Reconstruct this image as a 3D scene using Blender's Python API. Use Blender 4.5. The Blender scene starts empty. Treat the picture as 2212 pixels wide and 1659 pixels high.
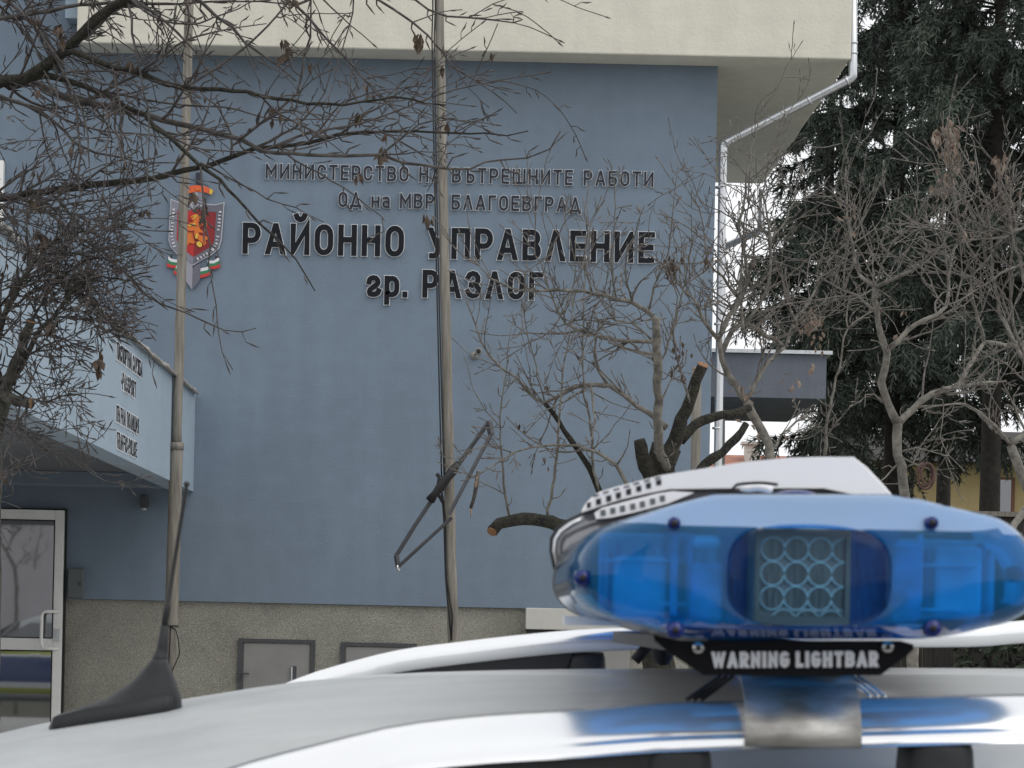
import bpy, bmesh, math, random
from mathutils import Vector, Matrix
R = math.radians
C = bpy.context.scene.collection
sc = bpy.context.scene

# ---------------------------------------------------------------- camera, sky, sun, exposure
EYE = 1.6            # eye height
FL = 2.5             # focal length in picture widths
ROLL = 0.0215        # the phone was held slightly tilted
PW = 2212.0          # width of the working copy of the picture
VU, VV = 991.0, 1334.0
cam = bpy.data.cameras.new('camera')
camo = bpy.data.objects.new('camera', cam); C.objects.link(camo)
camo.location = (0, 0, EYE)
camo.rotation_euler = (R(90), -ROLL, 0)
cam.sensor_width = 36; cam.lens = 36 * FL
cam.shift_x = (1106 - VU) / PW
cam.shift_y = (VV - 829.5) / PW
cam.clip_start = 0.05; cam.clip_end = 2000
cam.dof.use_dof = True; cam.dof.focus_distance = 20.0; cam.dof.aperture_fstop = 38
sc.camera = camo

w = bpy.data.worlds.new("World"); sc.world = w; w.use_nodes = True
nt = w.node_tree; nt.nodes.clear()
SUN_EL, SUN_ROT = R(52), R(125)
sky = nt.nodes.new('ShaderNodeTexSky'); sky.sky_type = 'NISHITA'; sky.sun_disc = False
sky.sun_elevation = SUN_EL; sky.sun_rotation = SUN_ROT
sky.air_density = 1.6; sky.dust_density = 6.0; sky.ozone_density = 1.0
hs = nt.nodes.new('ShaderNodeHueSaturation'); hs.inputs['Saturation'].default_value = 0.16
# closed cloud layer: a nearly even white over the clear-sky gradient
cloud = nt.nodes.new('ShaderNodeMix'); cloud.data_type = 'RGBA'; cloud.inputs[0].default_value = .82
cloud.inputs[7].default_value = (9.2, 9.35, 9.6, 1)
bg = nt.nodes.new('ShaderNodeBackground'); bg.inputs['Strength'].default_value = 0.12
wo = nt.nodes.new('ShaderNodeOutputWorld')
nt.links.new(sky.outputs[0], hs.inputs['Color']); nt.links.new(hs.outputs[0], cloud.inputs[6]); nt.links.new(cloud.outputs[2], bg.inputs[0]); nt.links.new(bg.outputs[0], wo.inputs[0])

sl = bpy.data.lights.new('sun', 'SUN'); sl.energy = 0.5; sl.angle = R(50); sl.color = (1, .97, .93)
slo = bpy.data.objects.new('sun', sl); C.objects.link(slo); slo.location = (0, 0, 30)
sd = Vector((math.sin(SUN_ROT) * math.cos(SUN_EL), math.cos(SUN_ROT) * math.cos(SUN_EL), math.sin(SUN_EL)))
slo.rotation_euler = sd.to_track_quat('Z', 'Y').to_euler()
sc.view_settings.view_transform = 'Standard'; sc.view_settings.look = 'None'
sc.view_settings.gamma = 1; sc.view_settings.use_curve_mapping = False
sc.view_settings.exposure = 0.12
sc.cycles.max_bounces = 10; sc.cycles.transparent_max_bounces = 24
sc.cycles.diffuse_bounces = 3; sc.cycles.glossy_bounces = 4

# ---------------------------------------------------------------- helpers
def at(u, v, Y):
    """world point at depth Y seen at (u, v) of the working copy"""
    du, dv = u - VU, v - VV
    c, s = math.cos(ROLL), math.sin(ROLL)
    x0 = du * c + dv * s; y0 = -du * s + dv * c
    k = Y / (FL * PW)
    return Vector((x0 * k, Y, EYE - y0 * k))

def mpx(n, Y): return n * Y / (FL * PW)

def lerp(a, b, t): return a + (b - a) * t
def interp(tab, x):
    if x <= tab[0][0]: return tab[0][1]
    for (a, b), (c, d) in zip(tab, tab[1:]):
        if x <= c:
            t = (x - a) / (c - a); return b + (d - b) * t
    return tab[-1][1]
def sinterp(tab, x):
    """smooth (Catmull-Rom) interpolation"""
    n = len(tab)
    if x <= tab[0][0]: return tab[0][1]
    if x >= tab[-1][0]: return tab[-1][1]
    for i in range(n - 1):
        if x <= tab[i + 1][0]:
            x0, y0 = tab[i]; x1, y1 = tab[i + 1]
            t = (x - x0) / (x1 - x0)
            m0 = (y1 - tab[i - 1][1]) / (x1 - tab[i - 1][0]) if i > 0 else (y1 - y0) / (x1 - x0)
            m1 = (tab[i + 2][1] - y0) / (tab[i + 2][0] - x0) if i + 2 < n else (y1 - y0) / (x1 - x0)
            h = x1 - x0
            return (2*t**3-3*t*t+1)*y0 + (t**3-2*t*t+t)*h*m0 + (-2*t**3+3*t*t)*y1 + (t**3-t*t)*h*m1

ORG = {}
class MB:
    def __init__(s): s.v = []; s.f = []; s.sm = []
    def add(s, vs, fs, smooth=False):
        o = len(s.v); s.v += [Vector(p) for p in vs]
        s.f += [tuple(i + o for i in f) for f in fs]; s.sm += [smooth] * len(fs)
    def box(s, a, b):
        (x0, y0, z0), (x1, y1, z1) = a, b
        x0, x1 = min(x0, x1), max(x0, x1); y0, y1 = min(y0, y1), max(y0, y1); z0, z1 = min(z0, z1), max(z0, z1)
        s.add([(x0,y0,z0),(x1,y0,z0),(x1,y1,z0),(x0,y1,z0),(x0,y0,z1),(x1,y0,z1),(x1,y1,z1),(x0,y1,z1)],
              [(0,3,2,1),(4,5,6,7),(0,1,5,4),(1,2,6,5),(2,3,7,6),(3,0,4,7)])
    def prism(s, pts, off):
        """closed polygon pts (3-D) extruded by vector off"""
        n = len(pts); off = Vector(off)
        s.add([Vector(p) for p in pts] + [Vector(p) + off for p in pts],
              [tuple(range(n - 1, -1, -1)), tuple(range(n, 2 * n))] + [(i, (i + 1) % n, n + (i + 1) % n, n + i) for i in range(n)])
    def tube(s, pts, rad, n=6, cap=True, smooth=True):
        m = len(pts)
        if m < 2: return
        pts = [Vector(p) for p in pts]
        if not hasattr(rad, '__len__'): rad = [rad] * m
        t0 = (pts[1] - pts[0]).normalized()
        a = Vector((0, 0, 1)) if abs(t0.z) < .9 else Vector((1, 0, 0))
        nrm = t0.cross(a).normalized()
        vs = []
        for i in range(m):
            t = (pts[min(i + 1, m - 1)] - pts[max(i - 1, 0)])
            t = t.normalized() if t.length > 1e-9 else t0
            nrm = nrm - t * nrm.dot(t)
            nrm = nrm.normalized() if nrm.length > 1e-6 else t.orthogonal().normalized()
            b = t.cross(nrm)
            for k in range(n):
                an = 2 * math.pi * k / n
                vs.append(pts[i] + (nrm * math.cos(an) + b * math.sin(an)) * rad[i])
        fs = [(i*n+k, i*n+(k+1) % n, (i+1)*n+(k+1) % n, (i+1)*n+k) for i in range(m - 1) for k in range(n)]
        if cap: fs += [tuple(range(n - 1, -1, -1)), tuple((m - 1) * n + k for k in range(n))]
        s.add(vs, fs, smooth)
    def loft(s, rings, closed=True, cap0=True, cap1=True, smooth=True):
        n = len(rings[0]); vs = [p for r in rings for p in r]; fs = []
        for i in range(len(rings) - 1):
            for k in range(n if closed else n - 1):
                fs.append((i*n+k, i*n+(k+1) % n, (i+1)*n+(k+1) % n, (i+1)*n+k))
        if cap0: fs.append(tuple(range(n - 1, -1, -1)))
        if cap1: fs.append(tuple((len(rings) - 1) * n + k for k in range(n)))
        s.add(vs, fs, smooth)
    def disc(s, c, ax, r, d, n=24):
        """a short cylinder starting at c along ax for length d"""
        c = Vector(c); ax = Vector(ax).normalized()
        s.tube([c, c + ax * d], r, n, True, False)
    def sphere(s, c, rx, ry, rz, nu=16, nv=10):
        rings = []
        for j in range(1, nv):
            th = math.pi * j / nv
            rings.append([Vector((c[0] + rx*math.sin(th)*math.cos(2*math.pi*i/nu), c[1] + ry*math.sin(th)*math.sin(2*math.pi*i/nu), c[2] - rz*math.cos(th))) for i in range(nu)])
        s.loft(rings)
    def build(s, name, mat, parent=None, label=None, local=False, bevel=0, sub=0, recalc=True):
        me = bpy.data.meshes.new(name)
        o_ = Vector((0, 0, 0)) if (parent is None or local) else ORG.get(parent.name, Vector((0, 0, 0)))
        me.from_pydata([tuple(p - o_) for p in s.v], [], s.f)
        if recalc or bevel:
            bm = bmesh.new(); bm.from_mesh(me)
            for f, q in zip(bm.faces, s.sm): f.smooth = q
            if recalc: bmesh.ops.recalc_face_normals(bm, faces=bm.faces)
            bm.to_mesh(me); bm.free()
        else:
            me.polygons.foreach_set('use_smooth', s.sm)
        me.materials.append(mat); me.update()
        o = bpy.data.objects.new(name, me); C.objects.link(o)
        if parent is not None:
            o.parent = parent
            ORG[o.name] = o_
        if label: o['label'] = label
        if bevel:
            m = o.modifiers.new('bevel', 'BEVEL'); m.width = bevel; m.segments = 2; m.limit_method = 'ANGLE'; m.angle_limit = R(40)
        if sub:
            m = o.modifiers.new('sub', 'SUBSURF'); m.levels = sub; m.render_levels = sub
        return o

def tag(o, label=None, cat=None, group=None, kind=None):
    if label: o['label'] = label
    if cat: o['category'] = cat
    if group: o['group'] = group
    if kind: o['kind'] = kind
    return o
def thing(name, label, cat, loc, group=None):
    o = bpy.data.objects.new(name, None); C.objects.link(o)
    o.location = loc; o.empty_display_size = .2; ORG[o.name] = Vector(loc)
    return tag(o, label, cat, group)

# ---------------------------------------------------------------- materials
def newmat(name):
    m = bpy.data.materials.new(name); m.use_nodes = True
    return m, m.node_tree, m.node_tree.nodes['Principled BSDF']
def mat(name, col, rough=.6, metal=0, noise=0, nscale=20, bump=0, bscale=60, coat=0, spec=.5, stretch=None, col2=None, detail=6, bdist=.01):
    m, t, b = newmat(name)
    b.inputs['Base Color'].default_value = (*col, 1); b.inputs['Roughness'].default_value = rough
    b.inputs['Metallic'].default_value = metal; b.inputs['Coat Weight'].default_value = coat
    b.inputs['Coat Roughness'].default_value = .06
    b.inputs['Specular IOR Level'].default_value = spec
    if noise or bump:
        tc = t.nodes.new('ShaderNodeTexCoord'); mp = t.nodes.new('ShaderNodeMapping')
        t.links.new(tc.outputs['Object'], mp.inputs[0])
        if stretch: mp.inputs['Scale'].default_value = stretch
    if noise:
        n = t.nodes.new('ShaderNodeTexNoise'); n.inputs['Scale'].default_value = nscale; n.inputs['Detail'].default_value = detail
        n.inputs['Roughness'].default_value = .62
        t.links.new(mp.outputs[0], n.inputs['Vector'])
        r = t.nodes.new('ShaderNodeValToRGB')
        c2 = col2 or tuple(min(1, c * (1 + noise)) for c in col)
        c1 = tuple(c * (1 - noise) for c in col) if not col2 else col
        r.color_ramp.elements[0].position = .34; r.color_ramp.elements[1].position = .66
        r.color_ramp.elements[0].color = (*c1, 1); r.color_ramp.elements[1].color = (*c2, 1)
        t.links.new(n.outputs['Fac'], r.inputs[0]); t.links.new(r.outputs[0], b.inputs['Base Color'])
    if bump:
        n2 = t.nodes.new('ShaderNodeTexNoise'); n2.inputs['Scale'].default_value = bscale; n2.inputs['Detail'].default_value = 5
        t.links.new(mp.outputs[0], n2.inputs['Vector'])
        bp = t.nodes.new('ShaderNodeBump'); bp.inputs['Strength'].default_value = bump; bp.inputs['Distance'].default_value = bdist
        t.links.new(n2.outputs['Fac'], bp.inputs['Height']); t.links.new(bp.outputs[0], b.inputs['Normal'])
    return m

def plaster(name, col, var, streak, bump=.35, bscale=55):
    """rendered wall: faint roller marks, rain streaks, fine grain"""
    m, t, b = newmat(name)
    L = t.links.new; N = t.nodes.new
    tc = N('ShaderNodeTexCoord')
    def noise(scale, st, det=6):
        mp = N('ShaderNodeMapping'); mp.inputs['Scale'].default_value = st
        n = N('ShaderNodeTexNoise'); n.inputs['Scale'].default_value = scale; n.inputs['Detail'].default_value = det
        L(tc.outputs['Object'], mp.inputs[0]); L(mp.outputs[0], n.inputs['Vector']); return n
    big = noise(.9, (1, 1, 1), 9); st = noise(2.2, (3.5, 1, .25)); hz = noise(3.0, (.35, 1, 4)); fine = noise(130, (1, 1, 1), 4)
    acc = None
    def mr(n, a):
        r = N('ShaderNodeMapRange'); r.inputs[1].default_value = .3; r.inputs[2].default_value = .7
        r.inputs[3].default_value = 1 - a; r.inputs[4].default_value = 1 + a
        L(n.outputs['Fac'], r.inputs[0]); return r
    parts = [mr(big, var), mr(st, streak), mr(hz, streak * .45), mr(noise(7, (1, 1, 1), 8), var * .7), mr(fine, var * .9)]
    acc = parts[0]
    for p in parts[1:]:
        q = N('ShaderNodeMath'); q.operation = 'MULTIPLY'; L(acc.outputs[0], q.inputs[0]); L(p.outputs[0], q.inputs[1]); acc = q
    mx = N('ShaderNodeVectorMath'); mx.operation = 'SCALE'; mx.inputs[0].default_value = col
    L(acc.outputs[0], mx.inputs['Scale']); L(mx.outputs[0], b.inputs['Base Color'])
    b.inputs['Roughness'].default_value = .9; b.inputs['Specular IOR Level'].default_value = .25
    n2 = noise(bscale, (1, 1, 1), 6)
    bp = N('ShaderNodeBump'); bp.inputs['Strength'].default_value = bump; bp.inputs['Distance'].default_value = .012
    L(n2.outputs['Fac'], bp.inputs['Height']); L(bp.outputs[0], b.inputs['Normal'])
    return m

M = {}
M['blue'] = plaster('blue_plaster', (.182, .232, .289), .06, .035, .22)
M['lightblue'] = plaster('light_blue_plaster', (.32, .40, .475), .04, .04)
M['cream'] = plaster('cream_plaster', (.66, .635, .545), .05, .035, .28, 40)
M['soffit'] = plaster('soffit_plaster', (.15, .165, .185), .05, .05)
M['annex'] = plaster('annex_plaster', (.19, .21, .25), .06, .06)
M['yellow'] = plaster('yellow_plaster', (.46, .37, .19), .06, .06)
M['pale'] = plaster('pale_plaster', (.6, .58, .6), .04, .04)

def pebble():
    m, t, b = newmat('pebble_dash'); N = t.nodes.new; L = t.links.new
    tc = N('ShaderNodeTexCoord')
    v = N('ShaderNodeTexVoronoi'); v.inputs['Scale'].default_value = 135
    L(tc.outputs['Object'], v.inputs['Vector'])
    n = N('ShaderNodeTexNoise'); n.inputs['Scale'].default_value = 2.5; n.inputs['Detail'].default_value = 8; L(tc.outputs['Object'], n.inputs['Vector'])
    r = N('ShaderNodeValToRGB'); cr = r.color_ramp
    cr.elements[0].position = 0; cr.elements[0].color = (.25, .242, .205, 1)
    cr.elements[1].position = 1; cr.elements[1].color = (.45, .437, .38, 1)
    e = cr.elements.new(.5); e.color = (.335, .325, .278, 1)
    L(v.outputs['Color'], r.inputs[0])
    mx = N('ShaderNodeMix'); mx.data_type = 'RGBA'; mx.blend_type = 'MULTIPLY'; mx.inputs[0].default_value = 1
    r2 = N('ShaderNodeMapRange'); r2.inputs[1].default_value = .3; r2.inputs[2].default_value = .7; r2.inputs[3].default_value = .85; r2.inputs[4].default_value = 1.15
    L(n.outputs['Fac'], r2.inputs[0]); L(r.outputs[0], mx.inputs[6]); L(r2.outputs[0], mx.inputs[7])
    L(mx.outputs[2], b.inputs['Base Color']); b.inputs['Roughness'].default_value = .92
    bp = N('ShaderNodeBump'); bp.inputs['Strength'].default_value = .8; bp.inputs['Distance'].default_value = .012; bp.invert = True
    L(v.outputs['Distance'], bp.inputs['Height']); L(bp.outputs[0], b.inputs['Normal'])
    return m
M['pebble'] = pebble()
M['asphalt'] = mat('asphalt', (.10, .10, .102), .85, noise=.3, nscale=40, bump=.4, bscale=200)
M['paving'] = mat('paving', (.42, .41, .39), .85, noise=.2, nscale=6, bump=.2)
M['soil'] = mat('soil', (.075, .07, .045), .95, noise=.4, nscale=5, bump=.6, bscale=30)
M['zinc'] = mat('zinc_pipe', (.60, .62, .64), .34, .75, noise=.1, nscale=6, stretch=(6, 6, .6))
M['white_pvc'] = mat('white_pvc', (.86, .86, .83), .35, noise=.04, nscale=8)
M['dark'] = mat('dark_gap', (.012, .012, .014), .6)
M['dkgrey'] = mat('dark_grey_metal', (.07, .072, .078), .5, .2, noise=.15, nscale=12)
M['hatch'] = mat('grey_hatch_paint', (.25, .245, .235), .55, noise=.07, nscale=5, bump=.05)
M['box_paint'] = mat('cabinet_paint', (.52, .51, .47), .5, noise=.06, nscale=6)
M['cabinet'] = mat('grey_cabinet', (.12, .135, .14), .55, noise=.06, nscale=6)
M['black_letter'] = mat('black_letter', (.008, .010, .015), .6, spec=.2)
M['grey_letter'] = mat('grey_letter', (.030, .035, .05), .6, spec=.2)
M['letter_rim'] = mat('letter_rim', (.74, .76, .78), .45)
M['pole_wood'] = mat('weathered_wood', (.15, .135, .115), .85, noise=.4, nscale=9, bump=.5, bscale=40, stretch=(5, 5, .35), col2=(.30, .28, .24))
M['bark'] = mat('grey_brown_bark', (.035, .031, .029), .85, noise=.4, nscale=22, bump=.6, bscale=70, col2=(.115, .106, .098))
M['bark_mossy'] = mat('mossy_bark', (.010, .009, .008), .95, noise=.4, nscale=26, bump=1, bscale=60, col2=(.048, .046, .033), bdist=.03)
M['bark_dark'] = mat('dark_lichen_bark', (.020, .019, .017), .92, noise=.4, nscale=16, bump=.9, bscale=50, col2=(.085, .083, .068), bdist=.02)
M['bark_pale'] = mat('pale_grey_bark', (.085, .077, .066), .85, noise=.4, nscale=18, bump=.5, bscale=60, col2=(.24, .225, .195))
M['twig'] = mat('twig_bark', (.030, .025, .023), .7, noise=.3, nscale=30, col2=(.095, .083, .077))
M['twig_pale'] = mat('pale_twig_bark', (.065, .057, .050), .7, noise=.3, nscale=30, col2=(.20, .182, .162))
M['deadleaf'] = mat('dead_leaf', (.04, .026, .019), .8, noise=.5, nscale=14, col2=(.12, .085, .06))
M['paleleaf'] = mat('pale_dead_leaf', (.12, .085, .062), .8, noise=.5, nscale=14, col2=(.30, .235, .185))
M['cutwood'] = mat('cut_wood', (.24, .125, .06), .8, noise=.25, nscale=60)
M['spruce_bark'] = mat('spruce_bark', (.028, .024, .02), .95, noise=.4, nscale=14, bump=.8)
M['needles'] = mat('spruce_needles', (.026, .036, .029), .75, noise=.4, nscale=1.3, col2=(.10, .125, .098), detail=9)
M['cable'] = mat('black_cable', (.012, .012, .012), .5)
M['steel'] = mat('brushed_steel', (.62, .61, .59), .25, 1, noise=.08, nscale=30, stretch=(1, 8, 8))
M['rust_steel'] = mat('stained_steel', (.34, .32, .29), .36, .85, noise=.3, nscale=40, stretch=(1, 3, 3), col2=(.56, .55, .52))
M['roof_white'] = mat('white_car_paint', (.46, .478, .484), .42, noise=.05, nscale=7, coat=.15, spec=.4, stretch=(.6, 3, 1))
def dusty(m, scale=260, lo=.62, dark=.86):
    """road dust and dried drops over the paint"""
    t = m.node_tree; N = t.nodes.new; L = t.links.new; b = t.nodes['Principled BSDF']
    src = b.inputs['Base Color'].links[0].from_socket
    tc = N('ShaderNodeTexCoord'); n = N('ShaderNodeTexNoise'); n.inputs['Scale'].default_value = scale; n.inputs['Detail'].default_value = 3
    L(tc.outputs['Object'], n.inputs['Vector'])
    n3 = N('ShaderNodeTexNoise'); n3.inputs['Scale'].default_value = 9; n3.inputs['Detail'].default_value = 6; L(tc.outputs['Object'], n3.inputs['Vector'])
    ad = N('ShaderNodeMath'); ad.operation = 'MULTIPLY_ADD'; ad.inputs[1].default_value = .35; L(n3.outputs['Fac'], ad.inputs[0]); L(n.outputs['Fac'], ad.inputs[2])
    r = N('ShaderNodeMapRange'); r.inputs[1].default_value = lo + .17; r.inputs[2].default_value = lo + .27; r.inputs[3].default_value = 1; r.inputs[4].default_value = dark
    L(ad.outputs[0], r.inputs[0])
    mx = N('ShaderNodeVectorMath'); mx.operation = 'SCALE'; L(src, mx.inputs[0]); L(r.outputs[0], mx.inputs['Scale']); L(mx.outputs[0], b.inputs['Base Color'])
    rr = N('ShaderNodeMapRange'); rr.inputs[1].default_value = .35; rr.inputs[2].default_value = .65; rr.inputs[3].default_value = .34; rr.inputs[4].default_value = .5
    L(n3.outputs['Fac'], rr.inputs[0]); L(rr.outputs[0], b.inputs['Roughness'])
dusty(M['roof_white'])
M['rail'] = mat('silver_rail', (.86, .865, .87), .2, .8, noise=.02, nscale=9)
M['black_plastic'] = mat('black_plastic', (.013, .013, .015), .5, noise=.2, nscale=30, bump=.06, bscale=300)
M['rubber'] = mat('black_rubber', (.014, .015, .017), .62, noise=.3, nscale=20, bump=.08, bscale=200)
M['housing'] = mat('white_housing', (.86, .85, .86), .3, noise=.02, nscale=10)
M['grey_lens'] = mat('smoked_housing', (.22, .225, .25), .07, .35, noise=.06, nscale=8, coat=.9)
M['sign_black'] = mat('sign_black', (.006, .006, .008), .6, spec=.12)
M['sign_text'] = mat('sign_text', (.62, .63, .65), .5)
M['led_dark'] = mat('led_reflector', (.04, .05, .058), .3, .2, noise=.35, nscale=90, stretch=(6, 1, .4), col2=(.14, .155, .16))
M['led_rim'] = mat('led_rim', (.46, .66, .76), .3)
M['led_board'] = mat('led_board', (.26, .275, .29), .5)
M['inner_white'] = mat('inner_white', (.85, .87, .9), .3, noise=.12, nscale=45)
M['inner_blue'] = mat('inner_blue_block', (.25, .42, .62), .3, noise=.4, nscale=90)
M['inner_deep'] = mat('inner_deep_blue', (.015, .10, .30), .3, noise=.3, nscale=60, stretch=(6, 1, 1))
M['tyre'] = mat('tyre_rubber', (.014, .014, .014), .8)
M['rim'] = mat('wheel_rim', (.45, .46, .47), .3, .9)
M['fence'] = mat('dark_timber', (.035, .033, .03), .85, noise=.35, nscale=4, stretch=(6, 6, .8))
M['tile'] = mat('roof_tile', (.32, .14, .09), .85, noise=.3, nscale=5, bump=.5)
M['hose'] = mat('red_hose', (.085, .040, .032), .5, noise=.2, nscale=30)
M['hedge'] = mat('hedge_leaf', (.012, .02, .012), .75, noise=.4, nscale=2, col2=(.04, .055, .03))
M['brick'] = mat('brown_paint', (.16, .075, .04), .7)
M['coping'] = mat('lichen_coping', (.20, .195, .18), .9, noise=.35, nscale=9, bump=.5, col2=(.42, .41, .385))
M['bare_ply'] = mat('bare_wood', (.30, .22, .14), .8, noise=.2, nscale=20)

def glass_mat(name, base, refl, rough=.02):
    """dark room behind a pane: mostly mirror-like at the surface, dim behind"""
    m, t, b = newmat(name); N = t.nodes.new; L = t.links.new
    g = N('ShaderNodeBsdfGlossy'); g.inputs['Roughness'].default_value = rough; g.inputs['Color'].default_value = (.95, .97, 1, 1)
    b.inputs['Base Color'].default_value = (*base, 1); b.inputs['Roughness'].default_value = .1
    f = N('ShaderNodeLayerWeight'); f.inputs[0].default_value = .35
    r = N('ShaderNodeMapRange'); r.inputs[3].default_value = refl; r.inputs[4].default_value = .9
    L(f.outputs['Fresnel'], r.inputs[0])
    mx = N('ShaderNodeMixShader'); L(r.outputs[0], mx.inputs[0]); L(b.outputs[0], mx.inputs[1]); L(g.outputs[0], mx.inputs[2])
    L(mx.outputs[0], t.nodes['Material Output'].inputs[0]); return m
M['door_glass'] = glass_mat('door_glass', (.02, .023, .026), .32)
M['car_glass'] = glass_mat('car_glass', (.01, .012, .014), .12)

def lens_mat(name, tint, body, bodyfac, fres=1.48):
    """tinted clear plastic shell: coloured see-through, a little cloudy, glossy skin"""
    m, t, b = newmat(name); N = t.nodes.new; L = t.links.new
    tr = N('ShaderNodeBsdfTransparent'); tr.inputs[0].default_value = (*tint, 1)
    b.inputs['Base Color'].default_value = (*body, 1); b.inputs['Roughness'].default_value = .25; b.inputs['Specular IOR Level'].default_value = 0
    tl = N('ShaderNodeBsdfTranslucent'); tl.inputs[0].default_value = (*body, 1)
    m0 = N('ShaderNodeMixShader'); m0.inputs[0].default_value = .5; L(b.outputs[0], m0.inputs[1]); L(tl.outputs[0], m0.inputs[2])
    m1 = N('ShaderNodeMixShader'); m1.inputs[0].default_value = bodyfac; L(tr.outputs[0], m1.inputs[1]); L(m0.outputs[0], m1.inputs[2])
    fr = N('ShaderNodeFresnel'); fr.inputs[0].default_value = fres
    g = N('ShaderNodeBsdfGlossy'); g.inputs['Roughness'].default_value = .07
    m2 = N('ShaderNodeMixShader'); L(fr.outputs[0], m2.inputs[0]); L(m1.outputs[0], m2.inputs[1]); L(g.outputs[0], m2.inputs[2])
    L(m2.outputs[0], t.nodes['Material Output'].inputs[0]); return m
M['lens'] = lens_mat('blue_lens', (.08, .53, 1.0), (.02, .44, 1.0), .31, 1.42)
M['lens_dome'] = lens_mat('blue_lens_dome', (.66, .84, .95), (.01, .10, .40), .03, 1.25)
M['lens_sky_sheen'] = lens_mat('blue_lens_sky_sheen', (.20, .64, 1.0), (.40, .64, 1.0), .80, 1.7)  # paler, milkier copy of the lens: sky reflection put into its colour
M['lens_glow_base'] = lens_mat('blue_lens_glow_base', (.03, .56, 1.0), (.005, .50, 1.0), .62, 1.25)  # brighter copy of the lens: skylight glowing through it put into the colour
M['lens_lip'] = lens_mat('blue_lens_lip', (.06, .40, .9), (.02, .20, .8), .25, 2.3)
M['lens_screw'] = mat('lens_screw', (.006, .02, .16), .25)

def livery():
    m, t, b = newmat('police_livery'); N = t.nodes.new; L = t.links.new
    tc = N('ShaderNodeTexCoord'); sp = N('ShaderNodeSeparateXYZ'); L(tc.outputs['Object'], sp.inputs[0])
    r = N('ShaderNodeValToRGB'); r.color_ramp.interpolation = 'CONSTANT'; cr = r.color_ramp
    mp = N('ShaderNodeMapRange'); mp.inputs[1].default_value = 0; mp.inputs[2].default_value = 1.6; L(sp.outputs[2], mp.inputs[0])
    cr.elements[0].position = 0; cr.elements[0].color = (.66, .675, .68, 1)
    cr.elements[1].position = .21; cr.elements[1].color = (.38, .42, .05, 1)
    for p, c in ((.26, (.66, .675, .68)), (.31, (.02, .045, .16)), (.54, (.6, .62, .64)), (.56, (.38, .42, .05)), (.605, (.66, .675, .68))):
        e = cr.elements.new(p); e.color = (*c, 1)
    L(mp.outputs[0], r.inputs[0]); L(r.outputs[0], b.inputs['Base Color'])
    b.inputs['Roughness'].default_value = .25; b.inputs['Coat Weight'].default_value = .6; return m
M['livery'] = livery()
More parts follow.
